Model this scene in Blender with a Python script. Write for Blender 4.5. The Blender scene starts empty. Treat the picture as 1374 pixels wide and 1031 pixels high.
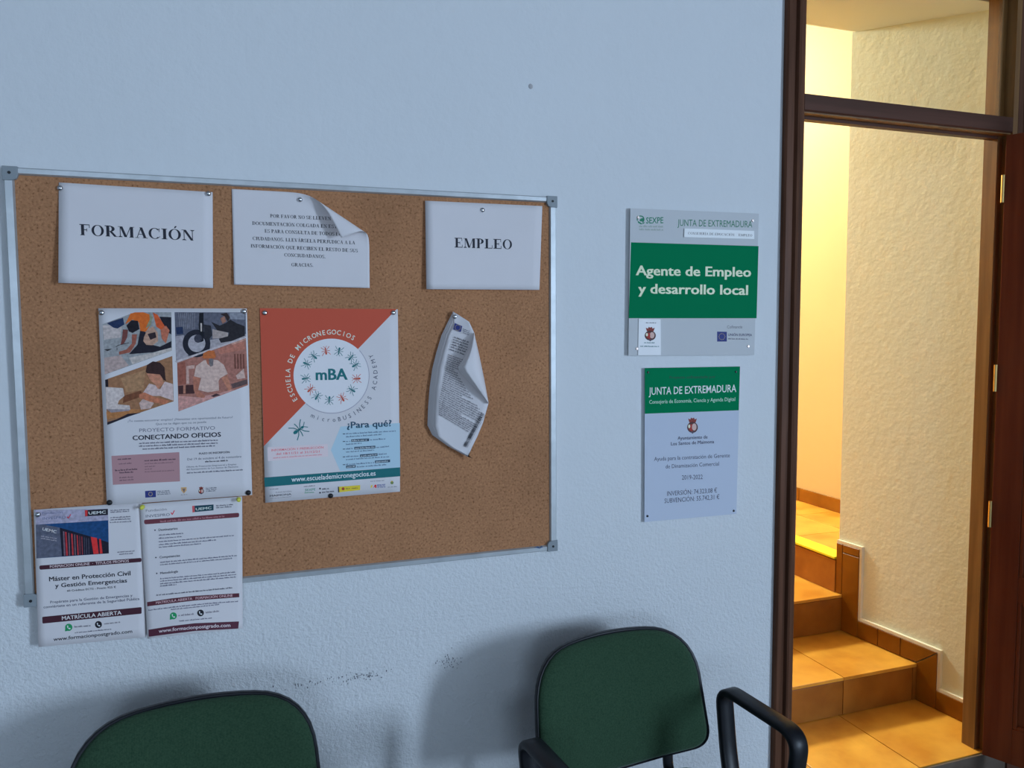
import bpy, bmesh, math, random
from mathutils import Vector, Matrix, geometry
random.seed(7)
SC = bpy.context.scene
COL = SC.collection
# ------------------------------------------------------------------ camera
CAM = Vector((0.0, -1.843, 1.57))
FPX = 1040.72
yaw, pitch, roll = math.radians(19.2042), math.radians(4.0763), math.radians(-0.2913)
FW = Vector((math.sin(yaw)*math.cos(pitch), math.cos(yaw)*math.cos(pitch), -math.sin(pitch)))
r0 = Vector((math.cos(yaw), -math.sin(yaw), 0)); u0 = r0.cross(FW)
RT = r0*math.cos(roll) + u0*math.sin(roll); UP = -r0*math.sin(roll) + u0*math.cos(roll)
cd = bpy.data.cameras.new('camera'); cam = bpy.data.objects.new('camera', cd); COL.objects.link(cam)
cd.sensor_width = 36; cd.lens = FPX/1374*36; cd.clip_start = 0.02
mw = Matrix((RT, UP, -FW)).transposed().to_4x4(); mw.translation = CAM; cam.matrix_world = mw
SC.camera = cam
# ------------------------------------------------------------------ colour management, world, lights
SC.view_settings.view_transform = 'Standard'; SC.view_settings.look = 'None'
SC.view_settings.exposure = 0.0; SC.view_settings.gamma = 1; SC.view_settings.use_curve_mapping = False
SC.cycles.max_bounces = 8; SC.cycles.diffuse_bounces = 5; SC.cycles.use_denoising = True
wd = bpy.data.worlds.new('sky'); SC.world = wd; wd.use_nodes = True
wd.node_tree.nodes['Background'].inputs[0].default_value = (0.50, 0.66, 1.0, 1); wd.node_tree.nodes['Background'].inputs[1].default_value = 1.0
def area(name, loc, aim, sx, sy, power, col, spread=math.pi):
    l = bpy.data.lights.new(name, 'AREA'); l.shape = 'RECTANGLE'; l.size = sx; l.size_y = sy; l.energy = power; l.color = col; l.spread = spread
    o = bpy.data.objects.new(name, l); COL.objects.link(o); o.location = loc
    o.rotation_euler = (Vector(aim)-Vector(loc)).to_track_quat('-Z', 'Z').to_euler(); return o
area('window_and_fill_light', (4.90, -5.5, 1.75), (0.0, -5.5, 1.75), 1.8, 1.25, 332, (0.585, 0.765, 1.0))
area('window_and_fill_light', (-1.2, -6.90, 1.75), (-1.2, 0.0, 1.75), 1.8, 1.25, 57, (0.585, 0.77, 1.0))  # added fill light, lifts the left part of the wall
area('stair_lamp_light', (1.66, 3.40, 3.50), (2.3, 0.6, 0.9), 0.36, 0.36, 172, (0.93, 1.0, 0.86))

# ------------------------------------------------------------------ colours
def lin(c):
    c = c/255.0
    return c/12.92 if c <= 0.04045 else ((c+0.055)/1.055)**2.4
WREF = (150, 170, 194)          # how white (0.8) shows in the cool daylight of this room
def cool(r, g, b, k=1.0):       # colour as the photograph shows it -> albedo
    return tuple(min(0.93, 0.8*k*lin(c)/lin(w)) for c, w in zip((r, g, b), WREF)) + (1,)
def nodes(name):
    m = bpy.data.materials.new(name); m.use_nodes = True
    nt = m.node_tree; return m, nt, nt.nodes['Principled BSDF']
MC = {}
def flat(col, rough=0.6, name='print_ink', spec=0.3, metal=0):
    key = (tuple(round(c, 3) for c in col), rough, name, spec, metal)
    if key in MC: return MC[key]
    m, nt, b = nodes(name)
    b.inputs['Base Color'].default_value = tuple(col)[:3]+(1,); b.inputs['Roughness'].default_value = rough
    b.inputs['Specular IOR Level'].default_value = spec; b.inputs['Metallic'].default_value = metal
    MC[key] = m; return m
def mottled(name, c1, c2, scale=8, detail=4, rough=0.6, spec=0.3, bump=0.0, bscale=60, bdist=0.002, stretch=(1, 1, 1), lo=0.35, hi=0.65, metal=0):
    m, nt, b = nodes(name); N, L = nt.nodes, nt.links
    tc = N.new('ShaderNodeTexCoord'); mp = N.new('ShaderNodeMapping'); mp.inputs['Scale'].default_value = stretch
    L.new(tc.outputs['Object'], mp.inputs['Vector'])
    n = N.new('ShaderNodeTexNoise'); n.inputs['Scale'].default_value = scale; n.inputs['Detail'].default_value = detail
    L.new(mp.outputs[0], n.inputs['Vector'])
    r = N.new('ShaderNodeValToRGB'); r.color_ramp.elements[0].position = lo; r.color_ramp.elements[1].position = hi
    r.color_ramp.elements[0].color = tuple(c1)[:3]+(1,); r.color_ramp.elements[1].color = tuple(c2)[:3]+(1,)
    L.new(n.outputs['Fac'], r.inputs[0]); L.new(r.outputs[0], b.inputs['Base Color'])
    b.inputs['Roughness'].default_value = rough; b.inputs['Specular IOR Level'].default_value = spec; b.inputs['Metallic'].default_value = metal
    if bump:
        n2 = N.new('ShaderNodeTexNoise'); n2.inputs['Scale'].default_value = bscale; n2.inputs['Detail'].default_value = 3
        L.new(mp.outputs[0], n2.inputs['Vector'])
        bp = N.new('ShaderNodeBump'); bp.inputs['Strength'].default_value = bump; bp.inputs['Distance'].default_value = bdist
        L.new(n2.outputs['Fac'], bp.inputs['Height']); L.new(bp.outputs[0], b.inputs['Normal'])
    return m
def plaster(name, c, rough_low=1.0, smooth_high=0.12, bscale=105):
    """painted rough plaster: the grain is coarse low on the wall and fades into a smoother coat higher up"""
    m, nt, b = nodes(name); N, L = nt.nodes, nt.links
    tc = N.new('ShaderNodeTexCoord')
    big = N.new('ShaderNodeTexNoise'); big.inputs['Scale'].default_value = 1.7; big.inputs['Detail'].default_value = 3
    fine = N.new('ShaderNodeTexNoise'); fine.inputs['Scale'].default_value = bscale; fine.inputs['Detail'].default_value = 3; fine.inputs['Roughness'].default_value = 0.65
    mid = N.new('ShaderNodeTexNoise'); mid.inputs['Scale'].default_value = 26; mid.inputs['Detail'].default_value = 4
    for n in (big, fine, mid): L.new(tc.outputs['Object'], n.inputs['Vector'])
    mix = N.new('ShaderNodeMixRGB'); mix.inputs[1].default_value = tuple(x*0.96 for x in c[:3])+(1,); mix.inputs[2].default_value = tuple(min(.95, x*1.03) for x in c[:3])+(1,)
    L.new(big.outputs['Fac'], mix.inputs[0]); L.new(mix.outputs[0], b.inputs['Base Color'])
    b.inputs['Roughness'].default_value = 0.75; b.inputs['Specular IOR Level'].default_value = 0.2
    sx = N.new('ShaderNodeSeparateXYZ'); L.new(tc.outputs['Object'], sx.inputs[0])
    mr = N.new('ShaderNodeMapRange'); mr.inputs[1].default_value = 0.85; mr.inputs[2].default_value = 1.35; mr.inputs[3].default_value = rough_low; mr.inputs[4].default_value = smooth_high
    L.new(sx.outputs['Z'], mr.inputs[0])
    mul = N.new('ShaderNodeMath'); mul.operation = 'MULTIPLY'; L.new(fine.outputs['Fac'], mul.inputs[0]); L.new(mr.outputs[0], mul.inputs[1])
    add = N.new('ShaderNodeMath'); add.operation = 'MULTIPLY_ADD'; L.new(mid.outputs['Fac'], add.inputs[0]); add.inputs[1].default_value = 0.35; L.new(mul.outputs[0], add.inputs[2])
    bp = N.new('ShaderNodeBump'); bp.inputs['Strength'].default_value = 0.8; bp.inputs['Distance'].default_value = 0.006
    L.new(add.outputs[0], bp.inputs['Height']); L.new(bp.outputs[0], b.inputs['Normal'])
    return m

WHITE = cool(153, 168, 192)
M = {}
M['wall'] = plaster('white_plaster', cool(150, 171, 196))
M['wall_room'] = mottled('room_paint', (.27, .275, .28), (.30, .305, .31), 2)
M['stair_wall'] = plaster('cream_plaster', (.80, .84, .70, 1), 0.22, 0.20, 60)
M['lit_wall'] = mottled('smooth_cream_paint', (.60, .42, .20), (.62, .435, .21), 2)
M['stair_ceiling'] = mottled('ceiling_paint', (.70, .78, .80), (.74, .82, .84), 2)
M['ceiling'] = mottled('room_ceiling_paint', (.36, .36, .36), (.40, .40, .40), 2)
M['floor'] = mottled('grey_floor', (.13, .135, .14), (.17, .175, .18), 9, rough=0.5)
def cork_mat():
    m, nt, b = nodes('cork'); N, L = nt.nodes, nt.links
    tc = N.new('ShaderNodeTexCoord')
    v = N.new('ShaderNodeTexVoronoi'); v.inputs['Scale'].default_value = 260
    n = N.new('ShaderNodeTexNoise'); n.inputs['Scale'].default_value = 190; n.inputs['Detail'].default_value = 3
    g = N.new('ShaderNodeTexNoise'); g.inputs['Scale'].default_value = 5; g.inputs['Detail'].default_value = 2
    for x in (v, n, g): L.new(tc.outputs['Object'], x.inputs['Vector'])
    r = N.new('ShaderNodeValToRGB'); e = r.color_ramp.elements
    e[0].position = 0.30; e[0].color = cool(88, 66, 50); e[1].position = 0.42; e[1].color = cool(122, 97, 79)
    x = e.new(0.62); x.color = cool(128, 103, 84); x = e.new(0.78); x.color = cool(142, 118, 98)
    L.new(n.outputs['Fac'], r.inputs[0])
    bw = N.new('ShaderNodeRGBToBW'); L.new(v.outputs['Color'], bw.inputs[0])
    mx = N.new('ShaderNodeMixRGB'); mx.blend_type = 'MULTIPLY'; mx.inputs[0].default_value = 0.22
    L.new(r.outputs[0], mx.inputs[1]); L.new(bw.outputs[0], mx.inputs[2])
    m2 = N.new('ShaderNodeMixRGB'); m2.blend_type = 'OVERLAY'; m2.inputs[0].default_value = 0.25
    L.new(mx.outputs[0], m2.inputs[1]); L.new(g.outputs['Fac'], m2.inputs[2])
    L.new(m2.outputs[0], b.inputs['Base Color']); b.inputs['Roughness'].default_value = 0.9; b.inputs['Specular IOR Level'].default_value = 0.1
    bp = N.new('ShaderNodeBump'); bp.inputs['Strength'].default_value = 0.4; bp.inputs['Distance'].default_value = 0.001
    L.new(n.outputs['Fac'], bp.inputs['Height']); L.new(bp.outputs[0], b.inputs['Normal'])
    return m
M['cork'] = cork_mat()
M['alu'] = mottled('brushed_aluminium', (.50, .52, .53), (.58, .60, .61), 30, rough=0.38, metal=0.55, spec=0.5, stretch=(1, 1, 1))
M['cap'] = flat((.30, .33, .35), 0.5, 'grey_plastic')
M['paper'] = mottled('white_paper', tuple(x*.985 for x in WHITE[:3]), tuple(min(.9, x*1.0) for x in WHITE[:3]), 12, rough=0.75, spec=0.15)
M['steel'] = flat((.75, .76, .78), 0.18, 'polished_steel', 0.5, 1)
M['yellow'] = flat((.80, .78, .08), 0.3, 'yellow_plastic', 0.5)
M['dark'] = flat((.012, .012, .015), 0.45, 'black_plastic', 0.4)
M['black'] = mottled('black_plastic_grain', (.007, .008, .011), (.010, .011, .015), 40, rough=0.38, spec=0.28, bump=0.2, bscale=900, bdist=0.0005)
M['tube'] = flat((.012, .013, .017), 0.35, 'black_steel_tube', 0.5)
def fabric():
    m, nt, b = nodes('green_woven_fabric'); N, L = nt.nodes, nt.links
    tc = N.new('ShaderNodeTexCoord')
    w1 = N.new('ShaderNodeTexWave'); w1.inputs['Scale'].default_value = 170; w1.bands_direction = 'X'
    w2 = N.new('ShaderNodeTexWave'); w2.inputs['Scale'].default_value = 170; w2.bands_direction = 'Z'
    n = N.new('ShaderNodeTexNoise'); n.inputs['Scale'].default_value = 260; n.inputs['Detail'].default_value = 2
    for x in (w1, w2, n): L.new(tc.outputs['Object'], x.inputs['Vector'])
    a = N.new('ShaderNodeMath'); a.operation = 'MULTIPLY'; L.new(w1.outputs['Fac'], a.inputs[0]); L.new(w2.outputs['Fac'], a.inputs[1])
    c = N.new('ShaderNodeMath'); c.operation = 'MULTIPLY_ADD'; L.new(a.outputs[0], c.inputs[0]); c.inputs[1].default_value = 0.5; L.new(n.outputs['Fac'], c.inputs[2])
    r = N.new('ShaderNodeValToRGB'); r.color_ramp.elements[0].color = (.020, .048, .026, 1); r.color_ramp.elements[1].color = (.044, .092, .050, 1)
    r.color_ramp.elements[0].position = .3; r.color_ramp.elements[1].position = .9
    L.new(c.outputs[0], r.inputs[0]); L.new(r.outputs[0], b.inputs['Base Color'])
    b.inputs['Roughness'].default_value = 0.95; b.inputs['Sheen Weight'].default_value = 0.25; b.inputs['Specular IOR Level'].default_value = 0.1
    b.inputs['Sheen Tint'].default_value = (.5, .7, .55, 1)
    bp = N.new('ShaderNodeBump'); bp.inputs['Strength'].default_value = 0.5; bp.inputs['Distance'].default_value = 0.0008
    L.new(c.outputs[0], bp.inputs['Height']); L.new(bp.outputs[0], b.inputs['Normal'])
    return m
M['fabric'] = fabric()
M['casing'] = mottled('dark_varnished_wood', (.085, .036, .020), (.16, .070, .040), 5, 5, rough=0.4, spec=0.08, stretch=(9, 9, .5))
M['bar'] = mottled('dark_rail_wood', (.085, .036, .022), (.12, .050, .032), 5, 5, rough=0.4, spec=0.15, stretch=(.5, 9, 9))
M['jamb'] = mottled('varnished_jamb_wood', (.19, .085, .022), (.28, .135, .040), 5, 5, rough=0.4, spec=0.4, stretch=(9, 9, .5))
M['leaf'] = mottled('red_brown_door_wood', (.15, .030, .009), (.22, .050, .015), 4, 5, rough=0.35, spec=0.2, stretch=(8, 8, .45))
M['brass'] = flat((.85, .60, .22), 0.28, 'brass', 0.5, 1)
M['tile'] = mottled('terracotta_tile', (.62, .33, .13), (.82, .50, .23), 7, 5, rough=0.30, spec=0.45, lo=.3, hi=.7)
M['riser'] = mottled('terracotta_riser_tile', (.52, .27, .12), (.74, .44, .21), 9, 5, rough=0.35, spec=0.4, lo=.3, hi=.7)
M['skirt'] = mottled('ochre_skirting_tile', (.21, .070, .004), (.29, .105, .008), 6, 3, rough=0.25, spec=0.3)
M['grout'] = flat((.20, .12, .07), 0.9, 'brown_grout', 0.1)
M['lip'] = flat((.82, .78, .64), 0.8, 'cream_plaster_lip', 0.1)
M['strip'] = flat((.86, .74, .03), 0.5, 'yellow_strip')
M['stepgrey'] = mottled('grey_step_face', (.12, .088, .066), (.16, .122, .094), 14, rough=.5)

# ------------------------------------------------------------------ mesh helpers
def tag(o, label=None, cat=None, group=None, kind=None):
    if label: o['label'] = label
    if cat: o['category'] = cat
    if group: o['group'] = group
    if kind: o['kind'] = kind
    return o
def empty(name, loc=(0, 0, 0), rz=0, parent=None):
    o = bpy.data.objects.new(name, None); COL.objects.link(o); o.location = loc; o.rotation_euler = (0, 0, rz); o.empty_display_size = .05
    if parent: o.parent = parent
    return o
def mobj(name, me, mats, parent=None, smooth=False):
    for m in (mats if isinstance(mats, (list, tuple)) else [mats]): me.materials.append(m)
    if smooth:
        for p in me.polygons: p.use_smooth = True
    o = bpy.data.objects.new(name, me); COL.objects.link(o)
    if parent: o.parent = parent
    return o
def bobj(name, bm, mats, parent=None, smooth=False):
    bmesh.ops.recalc_face_normals(bm, faces=bm.faces)
    me = bpy.data.meshes.new(name); bm.to_mesh(me); bm.free()
    return mobj(name, me, mats, parent, smooth)
def boxbm(bm, x0, x1, y0, y1, z0, z1, bev=0.0):
    vs = [bm.verts.new((x, y, z)) for x in (x0, x1) for y in (y0, y1) for z in (z0, z1)]
    fs = [bm.faces.new([vs[i] for i in f]) for f in ((0, 1, 3, 2), (4, 6, 7, 5), (0, 4, 5, 1), (2, 3, 7, 6), (0, 2, 6, 4), (1, 5, 7, 3))]
    if bev:
        es = list({e for f in fs for e in f.edges})
        bmesh.ops.bevel(bm, geom=es, offset=bev, segments=2, profile=.5, affect='EDGES')
def box(name, x0, x1, y0, y1, z0, z1, m, parent=None, bev=0.0):
    bm = bmesh.new(); boxbm(bm, x0, x1, y0, y1, z0, z1, bev); return bobj(name, bm, m, parent)
def prism(name, pts, axis, a0, a1, m, parent=None, bev=0.0):
    """polygon pts (2D) extruded along axis from a0 to a1"""
    bm = bmesh.new()
    def P(p, a):
        return {'x': (a, p[0], p[1]), 'y': (p[0], a, p[1]), 'z': (p[0], p[1], a)}[axis]
    lo = [bm.verts.new(P(p, a0)) for p in pts]; hi = [bm.verts.new(P(p, a1)) for p in pts]
    bm.faces.new(lo); bm.faces.new(hi[::-1])
    for i in range(len(pts)):
        j = (i+1) % len(pts); bm.faces.new((lo[i], hi[i], hi[j], lo[j]))
    if bev: bmesh.ops.bevel(bm, geom=list(bm.edges), offset=bev, segments=2, profile=.5, affect='EDGES')
    return bobj(name, bm, m, parent)
def sweep(name, path, prof, m, parent=None, side=Vector((1, 0, 0)), smooth=True):
    """profile (list of 2D: along `side`, along normal) swept on a path of points"""
    bm = bmesh.new(); rings = []
    n = len(path)
    for i in range(n):
        t = (path[min(i+1, n-1)]-path[max(i-1, 0)]).normalized(); nn = side.cross(t).normalized()
        rings.append([bm.verts.new(path[i]+side*a+nn*b) for a, b in prof])
    for i in range(n-1):
        for k in range(len(prof)):
            j = (k+1) % len(prof); bm.faces.new((rings[i][k], rings[i][j], rings[i+1][j], rings[i+1][k]))
    bm.faces.new(rings[0]); bm.faces.new(rings[-1][::-1])
    return bobj(name, bm, m, parent, smooth)
def smoothpath(pts, r=0.03, seg=6):
    out = [Vector(pts[0])]
    for i in range(1, len(pts)-1):
        a, b, c = Vector(pts[i-1]), Vector(pts[i]), Vector(pts[i+1])
        rr = min(r if not isinstance(r, (list, tuple)) else r[i-1], (a-b).length*.49, (c-b).length*.49)
        p, q = b+(a-b).normalized()*rr, b+(c-b).normalized()*rr
        for k in range(seg+1):
            t = k/seg; out.append(p*(1-t)**2+b*2*t*(1-t)+q*t*t)
    out.append(Vector(pts[-1])); return out
def circ(r, n=12, ry=None): return [(r*math.cos(2*math.pi*i/n), (ry or r)*math.sin(2*math.pi*i/n)) for i in range(n)]

# ------------------------------------------------------------------ THE SETTING: the room
H0, H1 = 0.0, 3.15
OX0, OX1, OZ1 = 1.47, 2.40, 2.66     # door opening
XL, XR, YB = -2.6, 5.0, -7.0
bm = bmesh.new()
boxbm(bm, XL, OX0, 0, .10, H0, H1); boxbm(bm, OX1, XR, 0, .10, H0, H1); boxbm(bm, OX0, OX1, 0, .10, OZ1, H1)
tag(bobj('wall_back', bm, M['wall']), kind='structure')
tag(box('floor', XL-.12, XR+.12, YB-.12, .10, -.08, 0, M['floor']), kind='structure')
tag(box('ceiling', XL-.12, XR+.12, YB-.12, .10, H1, H1+.1, M['ceiling']), kind='structure')
tag(box('wall_left', XL-.12, XL, YB, .10, 0, H1, M['wall_room']), kind='structure')
def holed(name, axis, a0, a1, lo, hi, w0, w1, z0, z1, m):
    bm = bmesh.new()
    def b(p, q, zz0, zz1):
        if axis == 'x': boxbm(bm, a0, a1, p, q, zz0, zz1)
        else: boxbm(bm, p, q, a0, a1, zz0, zz1)
    b(lo, w0, 0, H1); b(w1, hi, 0, H1); b(w0, w1, 0, z0); b(w0, w1, z1, H1)
    return tag(bobj(name, bm, m), kind='structure')
tag(box('shade_strip_back', 2.40, XR, -.012, -.0005, 0, .12, M['bar']), kind='structure')  # added dark strip, stands in for the shade under the open leaf
holed('wall_right', 'x', XR, XR+.12, YB, .10, -6.5, -4.5, 1.1, 2.4, M['wall_room'])
holed('wall_front', 'y', YB-.12, YB, XL, XR, -2.15, -0.25, 1.1, 2.4, M['wall_room'])
M['glass'] = None
def glass():
    m, nt, b = nodes('clear_glass'); N, L = nt.nodes, nt.links
    t = N.new('ShaderNodeBsdfTransparent'); t.inputs[0].default_value = (.93, .94, .93, 1); g = N.new('ShaderNodeBsdfGlossy'); g.inputs['Roughness'].default_value = .02
    mx = N.new('ShaderNodeMixShader'); lw = N.new('ShaderNodeLayerWeight'); lw.inputs[0].default_value = .12
    L.new(lw.outputs['Fresnel'], mx.inputs[0]); L.new(t.outputs[0], mx.inputs[1]); L.new(g.outputs[0], mx.inputs[2])
    L.new(mx.outputs[0], N['Material Output'].inputs[0]); return m
M['glass'] = glass()
def window(name, axis, a, w0, w1, z0, z1):
    r = empty(name, (0, 0, 0)); tag(r, kind='structure')
    def b(nm, p, q, zz0, zz1, th, m):
        if axis == 'x': box(nm, a+.06-th, a+.06+th, p, q, zz0, zz1, m, r)
        else: box(nm, p, q, a-.06-th, a-.06+th, zz0, zz1, m, r)
    mm = flat((.7, .7, .7), .4, 'white_window_frame')
    b('frame_stile', w0, w0+.05, z0, z1, .025, mm); b('frame_stile', w1-.05, w1, z0, z1, .025, mm)
    b('frame_rail', w0+.05, w1-.05, z0, z0+.05, .025, mm); b('frame_rail', w0+.05, w1-.05, z1-.05, z1, .025, mm)
    c = (w0+w1)/2; b('mullion', c-.03, c+.03, z0+.05, z1-.05, .025, mm)
    b('pane', w0+.05, c-.03, z0+.05, z1-.05, .003, M['glass']); b('pane', c+.03, w1-.05, z0+.05, z1-.05, .003, M['glass'])
window('window_1', 'x', XR, -6.5, -4.5, 1.1, 2.4)
window('window_added_fill', 'y', YB, -2.15, -0.25, 1.1, 2.4)  # unseen window, added to house the fill light

# ------------------------------------------------------------------ doorway: frame, transom, leaf
LZ = 0.15                                  # level of the tiled landing behind the door
HZ0, HZ1 = 2.177, 2.224                    # transom bar
dr = empty('door_1', (1.9, 0, 0)); tag(dr, kind='structure'); DO = Vector((1.9, 0, 0))
def dpar(o): o.parent = dr; o.matrix_parent_inverse = Matrix.Translation(-DO); return o
# moulded architrave (profile in x,y, extruded in z)
def casing(name, xa, xb, z0, z1):
    w = xb-xa
    pr = [(xa, .0), (xa, -.012), (xa+w*.07, -.017), (xa+w*.30, -.018), (xa+w*.36, -.013), (xa+w*.45, -.013), (xa+w*.52, -.022), (xa+w*.62, -.024), (xa+w*.70, -.018), (xa+w*.74, -.014), (xa+w*.93, -.013), (xb, -.009), (xb, .0)]
    return dpar(prism(name, pr, 'z', z0, z1, M['casing']))
casing('architrave', 1.447, 1.514, 0.0, OZ1+.05)
casing('architrave', 2.415, 2.325, LZ, OZ1+.05)
dpar(box('architrave', 1.47, 2.40, -.018, 0, OZ1-.02, OZ1+.05, M['casing']))
def jamb(pts, name='door_jamb', z0=LZ, z1=OZ1, m='jamb'): return dpar(prism(name, pts, 'z', z0, z1, M[m]))
jamb([(2.310, -.012), (2.400, -.012), (2.400, .07), (2.288, .07), (2.288, .022), (2.310, .022)])
jamb([(1.500, -.009), (1.47, -.009), (1.47, .10), (1.530, .10), (1.530, .022), (1.512, .022)])
dpar(box('frame_head', 1.50, 2.33, -.012, .07, OZ1-.05, OZ1, M['jamb']))
# transom bar with its rebate stop
dpar(prism('transom_bar', [(-.012, HZ0+.004), (-.008, HZ0), (.022, HZ0), (.022, HZ1), (-.012, HZ1)], 'x', 1.512, 2.3095, M['bar']))
dpar(box('transom_bead_and_lit_strip', 1.514, 2.309, -.006, .0215, HZ0-.004, HZ0-.0002, M['jamb']))  # paler strip: warm light on the bar's underside put into its colour
dpar(box('transom_stop', 1.53, 2.292, .022, .045, HZ0-.013, HZ1, M['bar']))
dpar(box('transom_pane', 1.53, 2.292, .030, .034, HZ1, OZ1-.05, M['glass']))
dpar(box('transom_bead_and_lit_strip', 1.53, 2.29, .034, .046, HZ1, HZ1+.012, M['bar']))
# the leaf, opened into the room
ang = math.radians(180+114)
leaf = empty('door_leaf', (2.273, -.020, 0.0), ang); dpar(leaf)
LT, LWd, Z0, Z1 = .036, .74, .158, 2.165
def lbox(nm, a0, a1, b0, b1, c0, c1, m='leaf', bev=.0015): return box(nm, a0, a1, b0, b1, c0, c1, M[m], leaf, bev)
# local +x runs from the hinge to the free edge, local -y... is the face seen from the stairs
lbox('stile', 0, .082, 0, LT, Z0, Z1); lbox('stile', LWd-.09, LWd, 0, LT, Z0, Z1)
for c0, c1 in ((Z0, .276), (.694, .777), (Z1-.10, Z1)): lbox('rail', .082, LWd-.09, 0, LT, c0, c1)
for c0, c1 in ((.276, .694), (.777, Z1-.10)):
    lbox('panel', .078, LWd-.086, .012, LT-.012, c0-.004, c1+.004)
    for f in (0, 1):                       # moulded edges round each panel
        y0, y1 = (.001, .012) if f == 0 else (LT-.012, LT-.001)
        lbox('moulding', .082, .094, y0, y1, c0, c1, bev=.003); lbox('moulding', LWd-.102, LWd-.09, y0, y1, c0, c1, bev=.003)
        lbox('moulding', .094, LWd-.102, y0, y1, c0, c0+.012, bev=.003); lbox('moulding', .094, LWd-.102, y0, y1, c1-.012, c1, bev=.003)
    lbox('raised_field', .125, LWd-.133, .006, LT-.006, c0+.05, c1-.05, bev=.005)
for zc in (2.000, 1.405, .965):
    bm = bmesh.new(); bmesh.ops.create_cone(bm, cap_ends=True, segments=12, radius1=.0052, radius2=.0052, depth=.085, matrix=Matrix.Translation((-.003, -.004, zc)))
    bobj('hinge', bm, M['brass'], leaf, False)
lbox('lock_plate', LWd-.07, LWd-.03, -.003, 0, 1.08, 1.30, 'brass', .001)
bm = bmesh.new(); boxbm(bm, LWd-.15, LWd-.045, -.045, -.033, 1.195, 1.213, .004); boxbm(bm, LWd-.057, LWd-.045, -.036, -.003, 1.197, 1.211); bobj('door_handle', bm, M['brass'], leaf)

# ------------------------------------------------------------------ stairs
st = empty('staircase', (2.0, .36, LZ)); SO = Vector((2.0, .36, LZ))
tag(st, 'terracotta tiled stairs turning right behind the open doorway, yellow strip on the upper landing', 'stairs')
def spar(o): o.parent = st; o.matrix_parent_inverse = Matrix.Translation(-SO); return o
Y1, Y2, XU = .358, .714, 2.345
T1, T2, T3 = .292, .447, .600
G = .003
spar(box('step_core', 1.48, 2.36, .000, 3.68, .0, LZ-.012, M['grout']))
spar(box('step_core', 1.48, 2.36, Y1+.012, 3.68, LZ-.012, T1-.012, M['grout']))
spar(box('step_core', 1.48, 2.36, Y2+.012, 3.68, T1-.012, T2-.012, M['grout']))
fl = empty('floor_upper_landing', (2.6, 1.2, T3)); tag(fl, kind='structure'); LO = Vector((2.6, 1.2, T3))
def lpar(o): o.parent = fl; o.matrix_parent_inverse = Matrix.Translation(-LO); return o
lpar(box('slab', XU+.012, 2.92, .75, 3.68, T2-.012, T3-.012, M['grout']))
spar(box('step_front', 1.47, 2.395, -.008, -.0005, .0, LZ-.003, M['stepgrey']))
tile_var = [mottled('terracotta_tile_%s' % k, (.62*f, .24*f, .024*f), (.86*f, .43*f, .060*f), 6+k, 5, rough=.30, spec=.45, lo=.3, hi=.7) for k, f in enumerate((1.0, .95, 1.04))]
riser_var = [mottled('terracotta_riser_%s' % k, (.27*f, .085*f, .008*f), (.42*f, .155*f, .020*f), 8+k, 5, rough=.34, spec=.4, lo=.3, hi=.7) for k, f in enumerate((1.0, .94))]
SW = [(2.427, .10), (2.402, Y1), (2.3655, Y2), (2.3625, .745), (3.05, .745), (3.05, .10)]
def wx(y):
    pts = [(p[0], p[1]) for p in SW[:4]]
    for (xa, a), (xb, b) in zip(pts, pts[1:]):
        if y <= b: return xa+(xb-xa)*(y-a)/(b-a)
    return pts[-1][0]
tn = [0]
def ttile(x0, x1, y0, y1, z, nose=0.0):
    tn[0] += 1
    (lpar if z == T3 else spar)(box('tile', x0+G/2, x1-G/2, y0+G/2-nose, y1-G/2, z-.012, z, tile_var[tn[0] % 3], None, .0012))
def stile_(x0, y0, y1, z, nose=0.0):
    """cut tile whose right edge follows the slanting wall"""
    tn[0] += 1; y0 = y0+G/2-nose; y1 -= G/2
    spar(prism('tile', [(x0+G/2, y0), (wx(max(.101, y0))-.002 if y0 > .1 else 2.393, y0)]+([(2.393, .099), (wx(.101)-.002, .101)] if y0 < .099 else [])+[(wx(y1)-.002, y1), (x0+G/2, y1)], 'z', z-.012, z, tile_var[tn[0] % 3]))
def rtile(x0, x1, z0, z1, y):
    tn[0] += 1
    spar(box('riser_tile', x0+G/2, x1-G/2, y, y+.012, z0+G/2, z1-G/2, riser_var[tn[0] % 2], None, .001))
xs = [1.48, 1.700, 2.029, 2.395]
for i in range(2): ttile(xs[i], xs[i+1], .000, Y1+.012, LZ)
stile_(xs[2], 0, Y1+.012, LZ)
xr = [1.48, 1.712, 2.044, 2.372, 2.401]
for i in range(4): rtile(xr[i], xr[i+1], LZ, T1-.012, Y1)
for i in range(2): ttile([1.48, 1.715, 2.045][i], [1.48, 1.715, 2.045][i+1], Y1+.004, Y2+.012, T1, nose=.006)
stile_(2.045, Y1+.004, Y2+.012, T1, nose=.006)
xr = [1.48, 1.72, 2.05, 2.366]
for i in range(3): rtile(xr[i], xr[i+1], T1, T2-.012, Y2)
ty = [Y2+.004, 1.08, 1.42, 1.76, 2.10, 2.44, 2.78, 3.12, 3.46]
for j in range(8):
    for i, (a, b) in enumerate(((1.48, 1.68), (1.68, 2.01), (2.01, XU+.012))): ttile(a, b, ty[j], ty[j+1], T2, nose=.006 if j == 0 else 0)
for j in range(7):
    tn[0] += 1; spar(box('riser_tile', XU, XU+.012, (.745 if j == 0 else ty[j])+G/2, ty[j+1]-G/2, T2+G/2, T3-.014, riser_var[tn[0] % 2], None, .001))
    a = [.745, 1.075, 1.405, 1.735, 2.065, 2.395, 2.725, 3.055, 3.385]
    ttile(XU+.078, 2.70, a[j], a[j+1], T3); ttile(2.70, 2.93, a[j]+(.003 if j == 0 else 0), a[j+1], T3)
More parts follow.
